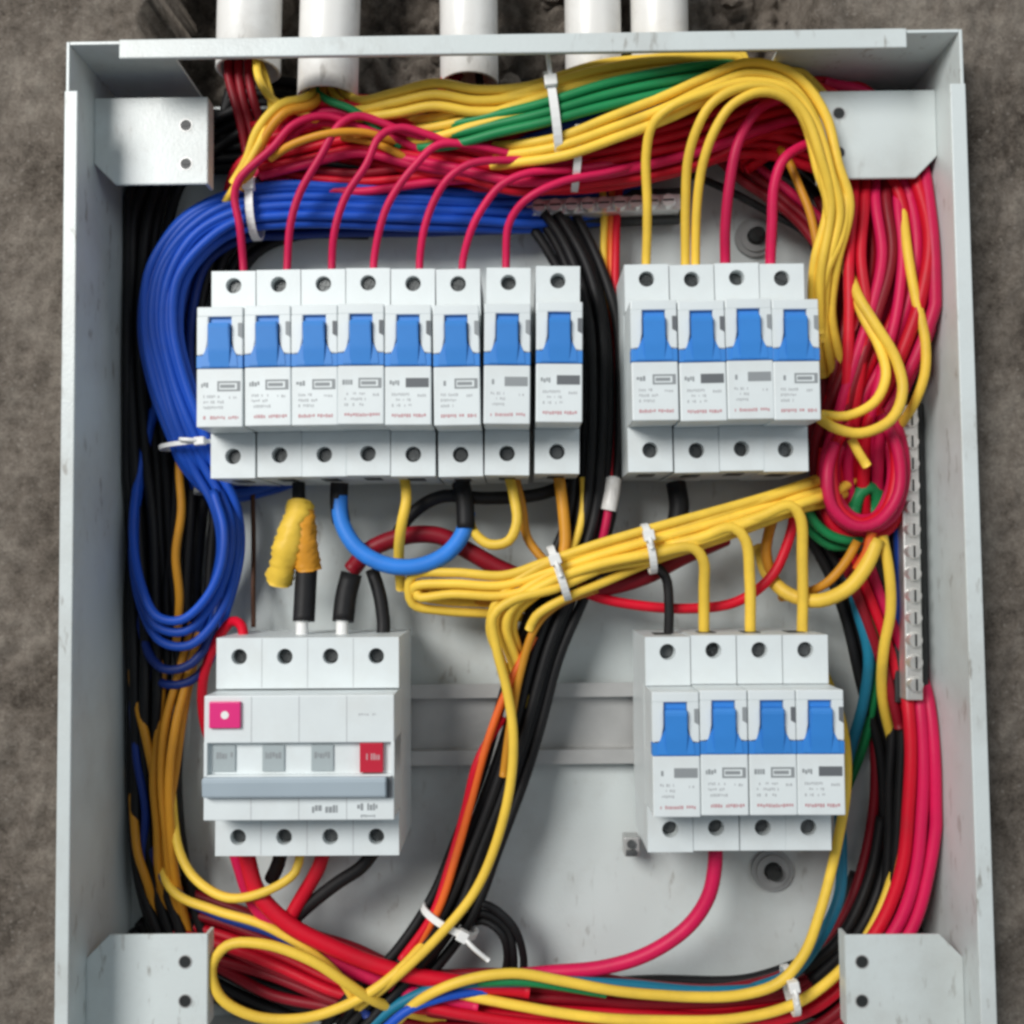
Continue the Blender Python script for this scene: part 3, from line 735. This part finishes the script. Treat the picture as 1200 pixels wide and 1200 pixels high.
# --- black and amber wires in the left gutter
bundle(['black']*11, [(300, 118, 8), (240, 150, 9), (195, 195, 11), (172, 250, 12), (164, 330, 12), (162, 420, 12), (168, 520, 12), (176, 620, 12), (180, 720, 12), (182, 820, 12), (180, 920, 10), (188, 1020, 10), (205, 1080, 10), (225, 1130, 12)], 'black wire in the dark gutter along the side wall', 'gutter blacks', 13, 5, 2.3, 1.2)
bundle(['black']*9, [(430, 236, 5), (330, 240, 5), (258, 288, 6), (232, 400, 6), (222, 500, 7), (212, 600, 7), (205, 700, 7), (215, 760, 7)], 'black wire lying inside the blue loop', 'inner blacks', 13, 3, 2.3, 1.2)
for i, l in enumerate([
    [(214, 480, 8), (210, 550, 18), (212, 600, 22), (206, 650, 22), (210, 700, 20), (206, 760, 16)],
    [(150, 740, 10), (158, 810, 15), (170, 860, 18), (182, 920, 18), (188, 975, 18), (196, 1030, 16), (210, 1080, 12), (222, 1130, 10)],
    [(225, 730, 8), (208, 795, 16), (194, 850, 20), (190, 910, 22), (194, 970, 22), (200, 1030, 18), (212, 1080, 13), (226, 1130, 10)],
    [(236, 730, 8), (218, 800, 17), (206, 850, 22), (198, 910, 24), (200, 970, 24), (206, 1030, 20), (218, 1080, 13), (230, 1130, 10)],
    [(196, 730, 8), (190, 800, 14), (186, 850, 16), (180, 910, 20), (184, 970, 20), (186, 1020, 18), (196, 1070, 12), (206, 1130, 10)],
    [(240, 720, 6), (224, 790, 12), (214, 840, 16), (206, 900, 20), (196, 960, 20), (190, 1020, 16), (184, 1070, 12), (190, 1120, 10)],
    [(154, 900, 8), (157, 960, 15), (162, 1000, 18), (172, 1030, 18), (184, 1070, 12), (200, 1120, 9)]]):
    wire('amber', l, ['dull yellow wire showing between the blue coil turns', 'dull yellow wire hugging the side wall below the blue coil', 'dull yellow wire in the middle of the sheaf below the blue coil', 'dull yellow wire on the outside of the sheaf below the blue coil', 'dull yellow wire behind the sheaf below the blue coil', 'dull yellow wire crossing the sheaf below the blue coil', 'short dull yellow wire at the foot of the side wall'][i], 2.1, 'dull yellow sheaf')
wire('navy', [(152, 760, 8), (156, 830, 14), (160, 890, 16), (170, 950, 16), (168, 1010, 14), (180, 1060, 12)], 'dark blue wire running down the side wall to the lower corner', 2.0)
bundle(['black']*9, [(250, 150, 6), (330, 150, 7), (450, 165, 7), (580, 150, 7), (720, 140, 7), (860, 135, 7), (960, 160, 7), (1020, 230, 7), (1040, 320, 7), (1030, 420, 7)], 'added black wire darkening the gaps behind the red trunk', 'trunk gap darkening', 15, 3, 2.3, 1.2)  # black wires added so the gaps behind the trunk go dark
bundle(['black']*8, [(190, 1050, 5), (240, 1100, 5), (340, 1150, 6), (450, 1180, 6), (600, 1190, 6), (760, 1192, 6), (900, 1185, 6), (1000, 1130, 6), (1040, 1040, 6)], 'added black wire darkening the panel behind the red bottom run', 'bottom panel darkening', 14, 3, 2.3, 1.2)  # added blacks stand in for shade on the lower panel
# --- between the long row and the row of four
bundle(['black']*9, [(640, 246, 14), (660, 275, 16), (682, 320, 20), (697, 380, 24), (700, 460, 26), (698, 540, 26), (690, 610, 26), (662, 685, 26), (634, 760, 26), (612, 840, 25), (590, 910, 24), (560, 990, 24), (528, 1065, 25), (482, 1130, 26), (430, 1185, 26), (390, 1235, 26)], 'black cable in the trunk running down the middle of the panel', 'black trunk', 8, 5, 2.2, .5)
wire('yellow', [(704, 205, 14), (708, 245, 14), (708, 320, 16), (710, 400, 16), (706, 470, 14)], 'yellow wire beside the black trunk between the upper rows', 1.9)
wire('orange', [(718, 205, 14), (716, 245, 14), (716, 320, 16), (714, 400, 16), (712, 480, 14)], 'orange wire beside the black trunk between the upper rows', 1.9)
wire('red', [(728, 205, 14), (724, 240, 14), (722, 320, 18), (720, 400, 18), (720, 480, 20), (718, 545, 24), (716, 570, 26)], 'red wire between the upper rows ending in a pale sleeve', 2.1)
wire('dark_red', [(716, 440, 10), (718, 500, 12), (714, 560, 14), (706, 620, 16)], 'dark red wire behind the pale sleeve', 2.1)
wire('crimson', [(714, 590, 30), (710, 615, 30), (703, 645, 28), (692, 680, 24)], 'crimson wire coming out of the pale sleeve', 2.1)
o = link_mesh('cable_sleeve', tube_mesh('cable_sleeve', spline([at(719, 562, 28), at(717, 578, 30), at(713, 598, 30)]), 3.4), M['pvc']); tag(o, 'short pale sleeve on a red wire beside the black trunk', 'sleeve')
wire('orange', [(626, 745, 32), (608, 780, 33), (585, 830, 33), (568, 880, 33), (552, 940, 32), (535, 1000, 32), (516, 1060, 32), (490, 1110, 30)], 'orange wire along the edge of the black trunk', 2.0)
wire('red', [(590, 840, 30), (560, 890, 32), (544, 950, 31), (528, 1010, 31), (508, 1072, 31), (470, 1125, 30)], 'red wire along the edge of the black trunk', 2.0)
wire('yellow', [(700, 668, 40), (650, 690, 42), (600, 704, 42), (578, 722, 41), (582, 758, 40), (594, 806, 39), (601, 860, 39), (598, 920, 39), (582, 985, 38), (556, 1045, 38), (516, 1095, 38), (468, 1142, 36), (420, 1180, 32)], 'yellow wire hanging in a long curve in front of the black trunk', 2.3)
wire('amber', [(700, 690, 34), (655, 708, 35), (630, 732, 35), (610, 790, 34), (598, 850, 34), (590, 910, 33)], 'dull yellow wire tucked against the black trunk', 2.0)
wire('yellow', [(830, 634, 34), (770, 656, 35), (705, 684, 37), (660, 702, 39), (628, 722, 38), (620, 738, 36)], 'short yellow wire bending into the black trunk', 2.2)
# --- yellow harness in the middle
YH = 'yellow wire in the harness between the two lower devices'
bundle(['yellow']*5, [(612, 830, 22), (600, 775, 28), (586, 735, 33), (596, 706, 36), (640, 676, 38), (700, 655, 39), (760, 642, 40), (820, 626, 41), (880, 604, 41), (935, 584, 40), (970, 574, 32), (1000, 556, 20)], YH, 'yellow harness', 6, 3.5, 2.1, .7)
bundle(['yellow']*3, [(640, 716, 22), (580, 708, 25), (520, 704, 27), (488, 697, 29), (486, 688, 32), (530, 684, 35), (590, 686, 37), (640, 672, 38), (700, 650, 41), (760, 634, 42), (840, 612, 42), (920, 588, 39), (970, 570, 28)], 'yellow wire of the harness reaching towards the safety breaker', 'yellow harness tail', 5, 3, 2.0, .5)
wire('amber', [(488, 690, 28), (510, 702, 26), (560, 706, 26), (600, 700, 30)], 'dull yellow wire folded back under the harness tail', 2.0)
wire('yellow', [(826, 752, 34), (825, 735, 35), (825, 690, 40), (824, 655, 45), (812, 642, 46), (770, 648, 45), (730, 655, 42)], 'yellow wire dropping from the harness, second breaker of the lower four', 2.6)
wire('yellow', [(880, 752, 34), (879, 735, 35), (878, 680, 40), (873, 632, 45), (858, 618, 46), (820, 630, 45), (780, 640, 42)], 'yellow wire dropping from the harness, third breaker of the lower four', 2.6)
wire('yellow', [(940, 752, 34), (940, 735, 35), (940, 660, 40), (938, 606, 45), (926, 592, 46), (890, 606, 45), (840, 622, 42)], 'yellow wire dropping from the harness, end breaker of the lower four', 2.6)
wire('red', [(640, 668, 28), (690, 696, 28), (740, 708, 28), (810, 713, 28), (865, 704, 29), (905, 674, 30), (925, 630, 31), (932, 596, 32)], 'red wire sagging beneath the yellow harness', 2.5)
wire('dark_red', [(412, 668, 24), (432, 645, 26), (475, 628, 26), (515, 628, 26), (550, 646, 26), (590, 668, 26), (650, 690, 26), (700, 690, 27), (755, 676, 27), (800, 652, 24), (850, 630, 18)], 'thick dark red cable crossing below the long row', 4.0)
wire('black', [(690, 676, 30), (730, 664, 32), (764, 662, 33), (780, 676, 34), (784, 710, 34), (783, 752, 33)], 'thin black wire bent down into the lower row', 2.4)
# --- below the long row
wire('sky', [(398, 578, 30), (400, 610, 32), (418, 642, 34), (450, 661, 35), (488, 664, 35), (522, 650, 34), (542, 626, 32), (548, 600, 30)], 'thick bright blue link cable below the long row', 3.7)
wire('black', [(398, 566, 30), (397, 590, 30), (400, 612, 31)], 'black sleeved end of the blue link by the yellow tape', 4.2)
wire('black', [(540, 566, 28), (545, 590, 30), (546, 620, 32)], 'black sleeved end of the blue link by the yellow loop', 4.2)
wire('black', [(458, 640, 20), (480, 604, 24), (515, 582, 26), (570, 584, 26), (630, 580, 26), (672, 566, 24)], 'black wire arching under the feet of the long row', 3.0)
wire('yellow', [(474, 560, 34), (476, 585, 38), (470, 615, 38), (467, 648, 30), (470, 690, 20)], 'short pale yellow wire hanging in front of the dark red cable', 2.6)
wire('yellow', [(597, 560, 34), (603, 585, 36), (606, 612, 38), (596, 634, 38), (574, 638, 36), (554, 622, 30), (546, 590, 22)], 'yellow wire curling in a hook below the lone breaker', 2.5)
wire('amber', [(604, 560, 30), (612, 595, 30), (618, 630, 30), (640, 660, 32)], 'dull yellow wire behind the yellow hook', 2.2)
wire('amber', [(655, 560, 32), (660, 600, 34), (662, 640, 36), (656, 662, 38)], 'dull yellow wire going from the end breaker into the harness', 2.8)
wire('yellow', [(684, 560, 28), (684, 595, 30), (676, 630, 32), (662, 660, 36)], 'yellow wire between the end breaker and the black trunk', 2.0)
wire('black', [(792, 566, 20), (796, 595, 22), (790, 630, 22), (782, 660, 20)], 'black wire leaving the upper row of four, by the cable tie', 4.6)
# taped joint and sleeves feeding the safety breaker
def tape(pts, r, col, label, seed, flat=.75):
    me = tube_mesh('taped_joint', spline([at(*p) for p in pts], 1.2), r, 18)
    c = at(*pts[len(pts)//2])
    for v in me.vertices:
        p = v.co / MM
        f = 1.1*noise.noise(p*.22 + Vector((seed, 0, 0))) + .6*noise.noise(p*.6 + Vector((0, seed, 0)))
        f = f*.6 + .9*(((p.z + p.x*.5 + 1.5*noise.noise(p*.15))/3.4) % 1.0) - .4
        d = Vector((p.x - c.x, 0, 0)); d.normalize()
        v.co = (p + d*f*1.3 + Vector((0, -f*.7, 0))) * MM
    o = link_mesh('taped_joint', me, M[col]); tag(o, label, 'tape')
tape([(352, 590, 29), (350, 604, 31), (342, 622, 33), (336, 645, 33), (330, 668, 31), (327, 682, 29)], 5.4, 'yellow', 'wire joint wrapped in crumpled yellow tape above the safety breaker', 3)
tape([(354, 600, 30), (356, 625, 31), (359, 650, 31), (361, 668, 30)], 5.2, 'amber', 'duller yellow tape over the black sleeved cable', 11)
wire('black', [(350, 566, 28), (350, 590, 29), (350, 606, 30)], 'black cable stub above the yellow tape', 3.0)
wire('black', [(360, 655, 30), (358, 690, 31), (356, 728, 33)], 'thick black sleeve between yellow tape and safety breaker', 5.0)
wire('black', [(412, 672, 30), (405, 700, 31), (402, 728, 33)], 'thick black sleeve joined to the dark red cable', 5.0)
wire('black', [(436, 668, 22), (446, 700, 24), (450, 735, 26), (446, 760, 28)], 'black wire entering the safety breaker beside the two sleeves', 3.2)
for x, l in ((354, 'white ferrule under the sleeve with yellow tape'), (401, 'white ferrule under the sleeve of the dark red cable')):
    o = link_mesh('ferrule', tube_mesh('ferrule', spline([at(x, 726, 33), at(x, 740, 34), at(x, 756, 34)]), 2.6), M['tie']); tag(o, l, 'ferrule', 'white ferrules')
wire('red', [(285, 756, 34), (284, 735, 30), (272, 728, 24), (250, 760, 20), (238, 800, 18), (240, 850, 14), (262, 900, 10)], 'red wire looping out beside the safety breaker', 2.4)
wire('brown', [(296, 566, 10), (297, 640, 10), (297, 735, 14)], 'thin brown wire running straight down to the safety breaker', 1.2)
# --- right-hand red mass
RM = 'red wire in the big red mass beside the wall'  # dark reds mixed into this mass also stand in for its shadow
bundle(['red']*6 + ['crimson']*2 + ['dark_red']*2, [(990, 150, 30), (1030, 190, 32), (1058, 240, 34), (1066, 300, 35), (1056, 360, 35), (1030, 415, 34), (1005, 465, 33), (984, 520, 30), (985, 570, 24), (1000, 630, 16)], RM, 'red mass', 11, 6, 2.4, 1.0)
bundle(['crimson']*4 + ['red']*4, [(960, 110, 32), (1010, 125, 34), (1052, 170, 31), (1080, 225, 37), (1090, 285, 41), (1084, 345, 41), (1062, 410, 39), (1040, 460, 34), (1020, 500, 31), (1015, 560, 24), (1020, 630, 16)], RM, 'red mass', 9, 6, 2.7, .8)
bundle(['red']*4 + ['dark_red']*5, [(985, 190, 22), (1005, 240, 24), (1012, 300, 26), (1002, 360, 26), (985, 420, 24), (978, 480, 24), (985, 540, 22), (1000, 620, 14)], RM, 'red mass', 12, 5, 2.4, 1.2)
bundle(['dark_red']*8, [(990, 220, 10), (1020, 300, 10), (1020, 380, 10), (1005, 460, 10), (1000, 540, 10), (1010, 620, 10)], 'dark red wire at the back of the red mass', 'red mass back', 15, 4, 2.2, 1.5)
for i, (c, l) in enumerate([
    ('crimson', [(1035, 470, 34), (1055, 510, 35), (1060, 560, 36), (1045, 605, 36), (1012, 622, 36), (980, 605, 36), (967, 565, 36), (972, 520, 35), (990, 490, 34)]),
    ('red', [(1028, 480, 38), (1046, 515, 39), (1050, 560, 40), (1036, 600, 40), (1010, 612, 40), (985, 598, 40), (975, 562, 40), (978, 525, 39), (996, 496, 37)]),
    ('crimson', [(1020, 490, 32), (1042, 525, 33), (1044, 570, 33), (1025, 606, 33), (1000, 606, 33), (980, 580, 33), (980, 540, 33), (995, 505, 32)]),
    ('red', [(1050, 470, 30), (1064, 520, 31), (1062, 575, 31), (1042, 618, 31), (1010, 632, 31), (975, 616, 31), (963, 575, 31), (966, 525, 31)]),
    ('crimson', [(1032, 486, 42), (1052, 530, 43), (1052, 580, 43), (1028, 612, 43), (1002, 616, 43), (976, 594, 43), (970, 555, 43), (978, 520, 41)])]):
    wire(c, l, 'red wire in the ring shaped coil under the red mass', 2.7, 'red ring coil')
wire('green', [(1000, 600, 26), (1008, 578, 28), (1022, 572, 28), (1030, 585, 27), (1022, 600, 24)], 'green wire end curled inside the red ring coil', 3.2)
wire('yellow', [(985, 300, 26), (1000, 342, 42), (1012, 372, 46), (1030, 405, 48), (1038, 440, 49), (1024, 472, 50), (992, 488, 49), (962, 486, 46)], 'inner yellow wire looping in front of the red mass', 2.3, 'yellow loops')
wire('yellow', [(990, 300, 30), (1004, 346, 45), (1024, 378, 49), (1050, 420, 50), (1058, 458, 51), (1044, 492, 52), (1008, 508, 51), (975, 500, 49), (958, 488, 46)], 'outer yellow wire looping in front of the red mass', 2.5, 'yellow loops')
wire('yellow', [(1040, 180, 28), (1056, 240, 38), (1064, 300, 45), (1072, 345, 46), (1084, 400, 47), (1083, 440, 46), (1070, 475, 42), (1050, 505, 32)], 'yellow wire weaving down through the outer red strands above the terminal strip', 2.3)
wire('yellow', [(998, 515, 44), (1006, 530, 45), (1016, 546, 44)], 'short yellow wire end above the red ring coil', 2.2)
for i in range(5):
    x0 = 1000 + 13*i; x1 = x0 + rnd.uniform(-5, 22); x2 = x0 + rnd.uniform(-20, 12); x3 = rnd.uniform(980, 1030)
    wire(rnd.choice(['red', 'crimson', 'red', 'dark_red']), [(x0, 175, 30), (x0, 235, 38), (x1, 300, 42), (x2, 370, 43), ((x2+x3)/2, 430, 42), (x3, 500, 36), (x3+10, 590, 20)], 'loose red strand lying across the red mass', 2.6, 'loose red strands')
# --- below the ring coil
wire('yellow', [(1034, 628, 38), (1042, 670, 38), (1044, 715, 36), (1036, 760, 32), (1034, 815, 22), (1048, 880, 12)], 'yellow wire hanging straight below the red ring coil', 2.5)
wire('yellow', [(1028, 632, 40), (1016, 662, 40), (994, 690, 38), (960, 704, 36), (925, 696, 30), (900, 672, 24), (890, 640, 18)], 'thick yellow wire swinging left below the red ring coil', 3.2)
wire('amber', [(1005, 634, 38), (990, 660, 36), (968, 684, 34), (940, 696, 26), (915, 700, 16)], 'dull yellow wire above the thick yellow one', 2.2)
wire('orange', [(1022, 624, 40), (1016, 648, 39), (1004, 668, 37)], 'short orange wire below the red ring coil', 2.4)
wire('amber', [(915, 585, 22), (902, 620, 26), (898, 650, 26), (908, 680, 26), (925, 700, 26)], 'dull yellow wire behind the drops of the harness', 2.6)
wire('green', [(942, 588, 34), (955, 612, 34), (975, 628, 33), (1000, 634, 32), (1020, 628, 30)], 'green wire leading into the red ring coil', 2.4)
wire('green', [(938, 594, 28), (950, 622, 28), (972, 640, 28), (1000, 640, 26)], 'second green wire lying lower beside the coil', 2.2)
bundle(['black']*4, [(945, 600, 18), (968, 640, 18), (990, 680, 18), (1006, 730, 18), (1022, 800, 14), (1044, 880, 10), (1050, 980, 8)], 'black wire behind the yellow swing', 'right blacks', 6, 4, 2.3)
bundle(['red', 'crimson', 'dark_red'], [(1000, 650, 26), (1015, 690, 26), (1035, 740, 26), (1052, 790, 24), (1066, 850, 22)], 'red wire slanting to the foot of the terminal strip', 'slanting reds', 5, 4, 2.2)
wire('teal', [(990, 650, 16), (1004, 710, 24), (1018, 765, 24), (1012, 820, 18), (996, 880, 12), (984, 940, 12), (986, 995, 20), (984, 1050, 26), (962, 1100, 28), (930, 1140, 28), (880, 1160, 28)], 'teal cable passing the end of the lower row', 2.8)
wire('green', [(1000, 640, 16), (1018, 700, 22), (1026, 760, 22), (1024, 815, 16), (1012, 870, 8), (990, 930, 5)], 'green wire beside the teal cable', 2.4)
wire('blue', [(1052, 620, 26), (1054, 670, 26), (1054, 720, 26), (1050, 790, 18), (1046, 860, 10)], 'blue wire running beside the terminal strip', 2.6)
bundle(['dark_red']*3 + ['black']*4, [(1052, 760, 16), (1058, 850, 16), (1057, 920, 16), (1054, 990, 16), (1046, 1060, 16), (1024, 1120, 16)], 'dark wire going down below the terminal strip', 'lower right darks', 7, 5, 2.2)
bundle(['crimson', 'red', 'crimson'], [(1070, 760, 12), (1077, 815, 27), (1082, 880, 31), (1081, 950, 31), (1072, 1020, 31), (1054, 1080, 30), (1020, 1130, 28)], 'red wire hanging from the foot of the terminal strip', 'lower right reds', 4, 4, 2.6)
wire('amber', [(1066, 900, 16), (1060, 980, 26), (1052, 1020, 28), (1044, 1060, 28), (1034, 1090, 26)], 'dull yellow wire beside the lower red wires', 1.9)
bundle(['black', 'black'], [(1046, 960, 10), (1036, 1020, 12), (1016, 1076, 16), (988, 1116, 20), (950, 1150, 24)], 'black wire curving over the lower panel corner', 'corner blacks', 3, 2, 2.4)
# --- bottom
wire('red', [(288, 995, 34), (291, 1010, 34), (302, 1046, 34), (334, 1080, 34), (385, 1108, 33), (450, 1134, 32), (530, 1150, 30), (620, 1160, 28)], 'thick red cable from the first pole of the safety breaker', 3.6)
wire('crimson', [(276, 995, 32), (282, 1015, 30), (300, 1060, 28), (340, 1100, 28), (400, 1130, 28), (470, 1160, 28), (560, 1180, 28)], 'second red cable under the first pole', 3.2)
wire('red', [(380, 995, 32), (374, 1015, 32), (354, 1050, 30), (336, 1082, 30)], 'short red cable from the third pole of the safety breaker', 3.2)
wire('black', [(440, 995, 32), (424, 1016, 32), (392, 1038, 30), (352, 1070, 28), (330, 1095, 26)], 'black cable from the fourth pole of the safety breaker', 3.0)
wire('black', [(330, 995, 32), (326, 1012, 30), (318, 1030, 26)], 'black stub under the second pole', 3.2)
wire('yellow', [(352, 1000, 34), (346, 1022, 36), (318, 1042, 38), (270, 1052, 36), (232, 1032, 32), (212, 1000, 26), (202, 940, 18), (200, 880, 10)], 'yellow wire from under the safety breaker to the side wall', 2.2)
wire('yellow', [(180, 990, 12), (205, 1046, 22), (250, 1066, 26), (310, 1084, 30), (365, 1116, 32), (400, 1148, 34), (420, 1180, 32)], 'yellow wire crossing the lower panel to the trunk', 2.2)
wire('navy', [(172, 980, 12), (200, 1040, 20), (250, 1070, 24), (320, 1094, 28), (370, 1122, 32), (408, 1154, 32), (430, 1190, 30)], 'dark blue wire crossing the lower panel to the trunk', 2.2)
wire('yellow', [(520, 1196, 16), (470, 1184, 26), (432, 1168, 36), (404, 1150, 40), (366, 1126, 42), (310, 1106, 42), (266, 1108, 42), (248, 1134, 42), (258, 1168, 42), (296, 1190, 41), (350, 1194, 40), (396, 1182, 38), (438, 1160, 36), (476, 1128, 34), (510, 1085, 26), (530, 1040, 18)], 'yellow wire bent in a big loop above the lower tab', 2.4)
bundle(['black']*3, [(536, 1080, 20), (566, 1070, 24), (594, 1088, 24), (604, 1120, 22), (596, 1165, 14)], 'black wire looping out beside the cable tie', 'small black loop', 4, 2, 1.7, 1.4)
bundle(['red']*3 + ['dark_red']*7, [(205, 1080, 8), (260, 1096, 12), (330, 1122, 15), (400, 1150, 18), (480, 1170, 20), (570, 1178, 20), (660, 1184, 20), (760, 1190, 20), (860, 1190, 20), (950, 1170, 18), (1010, 1110, 14), (1044, 1040, 9), (1062, 940, 6), (1064, 840, 6)], 'red wire in the run along the bottom', 'bottom reds', 12, 3, 2.2, 1.2)
wire('crimson', [(838, 990, 34), (838, 1012, 34), (830, 1050, 34), (806, 1086, 33), (762, 1116, 32), (704, 1134, 30), (640, 1140, 28), (580, 1146, 26)], 'crimson cable curving from the lower row to the bottom run', 3.2)
wire('yellow', [(462, 1200, 34), (492, 1172, 36), (540, 1150, 38), (600, 1141, 38), (660, 1150, 38), (730, 1162, 38), (810, 1168, 37), (870, 1166, 37), (912, 1152, 38), (940, 1120, 38), (958, 1076, 38), (972, 1030, 37), (983, 980, 36), (991, 930, 34), (992, 880, 26), (982, 830, 12), (960, 780, 5), (930, 740, 4)], 'yellow wire arching along the bottom run and up beside the teal cable', 2.4)
wire('yellow', [(540, 1165, 30), (600, 1178, 32), (680, 1190, 32), (770, 1196, 32), (860, 1194, 32), (930, 1176, 32), (980, 1142, 30), (1012, 1105, 26), (1040, 1045, 20), (1058, 960, 10), (1062, 880, 6)], 'yellow wire sagging lowest along the bottom run', 2.4)
wire('teal', [(430, 1205, 30), (470, 1176, 31), (520, 1156, 32), (590, 1150, 32), (660, 1150, 33), (740, 1155, 33), (820, 1162, 32), (890, 1160, 30)], 'teal wire in the bottom run beside the yellow arch', 2.6)
wire('green', [(560, 1150, 35), (610, 1150, 35), (660, 1156, 34), (710, 1164, 32)], 'green wire showing in the bottom run', 2.2)
wire('blue', [(446, 1210, 36), (480, 1182, 36), (520, 1168, 34), (570, 1160, 30)], 'blue wire joining the bottom run from the trunk', 2.2)
wire('red', [(500, 1180, 32), (560, 1192, 32), (640, 1202, 30), (720, 1206, 28)], 'red wire at the lowest edge of the bottom run', 2.6)

# ---------------------------------------------------------------- terminal strips
def strip(x0, y0, x1, y1, h, n, name, label, wid=7.0):
    a, b = at(x0, y0, h), at(x1, y1, h)
    d = (b - a); L = d.length
    ang = math.atan2(d.y, d.x)
    root = empty(name, a.x, a.y, 0)
    root.rotation_euler = (0, -ang, 0)
    tag(root, label, 'terminal strip')
    MB().box(-4, L+4, -wid*.5-1.5, wid*.5+5.5, h-16, h-7.5, .5).build('insulating_base', 'dark', root)
    MB().box(-3, 2, -wid*.5, wid*.5, .2, h-15.9).box(L-2, L+3, -wid*.5, wid*.5, .2, h-15.9).build('standoff', 'dark', root)
    MB().box(-2, L+2, -wid*.5, wid*.5, h-7.4, h, .6).build('metal_bar', 'bright', root)
    for k in range(n):
        t = L*(k+.5)/n
        s_ = MB().cyl(t, 0, h+.02, h+2.4, 3.4, 16, 2.7).build('clamp_screw', 'bright', root)
        MB().box(t-2.4, t+2.4, -.4, .4, h+2.41, h+2.5).build('screw_slot', 'dark', s_)
strip(1066, 480, 1072, 815, 34, 13, 'earth_terminal_strip', 'upright metal terminal strip with bright screws beside the red mass')
strip(622, 243, 792, 236, 20, 9, 'neutral_terminal_strip', 'metal terminal strip half hidden behind the red trunk')

# ---------------------------------------------------------------- cable ties
def tie(x, y, h, deg, a, b, label, tail=0, tdeg=0, w=1.3):
    """loop round a bundle: deg is the direction of the loop's long axis in the panel plane"""
    c = at(x, y, h)
    root = empty('cable_tie', c.x, c.y, h)
    root.rotation_euler = (0, -math.radians(deg), 0)
    tag(root, label, 'cable tie', 'white cable ties')
    bm = bmesh.new(); n = 30; R = []
    for i in range(n):
        t = 2*math.pi*i/n
        q = []
        for (e, s_) in ((0, -w), (.9, -w), (.9, w), (0, w)):
            q.append(bm.verts.new(((a+e)*math.cos(t), -(b+e)*math.sin(t), s_)))
        R.append(q)
    for i in range(n):
        for k in range(4): bm.faces.new([R[i][k], R[i][(k+1) % 4], R[(i+1) % n][(k+1) % 4], R[(i+1) % n][k]])
    bmesh.ops.recalc_face_normals(bm, faces=bm.faces)
    bmesh.ops.scale(bm, vec=(MM,)*3, verts=bm.verts)
    me = bpy.data.meshes.new('band'); bm.to_mesh(me); bm.free()
    link_mesh('band', me, M['tie'], root)
    MB().box(a*.55-2.2, a*.55+2.2, -w-.8, w+.8, b*.83, b*.83+3.6, .4).build('head', 'tie', root)
    if tail:
        pts = [Vector((a*.55, 0, b*.83+1.8)), Vector((a*.55+tail*.4*math.cos(math.radians(tdeg)), tail*.4*math.sin(math.radians(tdeg)), b*.83+4)), Vector((a*.55+tail*math.cos(math.radians(tdeg)), tail*math.sin(math.radians(tdeg)), b*.83+3))]
        link_mesh('tail', tube_mesh('tail', spline(pts, 1.5), 1.0, 6), M['tie'], root)
tie(648, 135, 48, 97, 17, 10, 'tall white cable tie round the top yellow and green strands', 16, 0, 1.7)
tie(676, 187, 38, 85, 12, 13, 'pale cable tie round the red trunk above the black trunk', 9, 180, 1.5)
tie(299, 245, 29, 92, 12.5, 9.5, 'white cable tie round the blue bundle under the red fan', 0, 0, 1.6)
tie(224, 522, 25, 5, 12.5, 9.5, 'thin white cable tie low on the blue loop', 8, 170, .9)
tie(655, 672, 38, 108, 11, 8, 'white cable tie at the fork of the yellow harness', 7, 180, 1.5)
tie(760, 643, 41, 100, 9.5, 8, 'white cable tie where the harness passes the bent black wire', 5, 180, 1.4)
tie(527, 1078, 27, -28, 12, 9, 'white cable tie with a tail low on the black trunk', 14, -14, 1.4)
tie(926, 1160, 33, 100, 9, 8, 'white cable tie on the bottom run by the lower tab', 6, 180, 1.3)
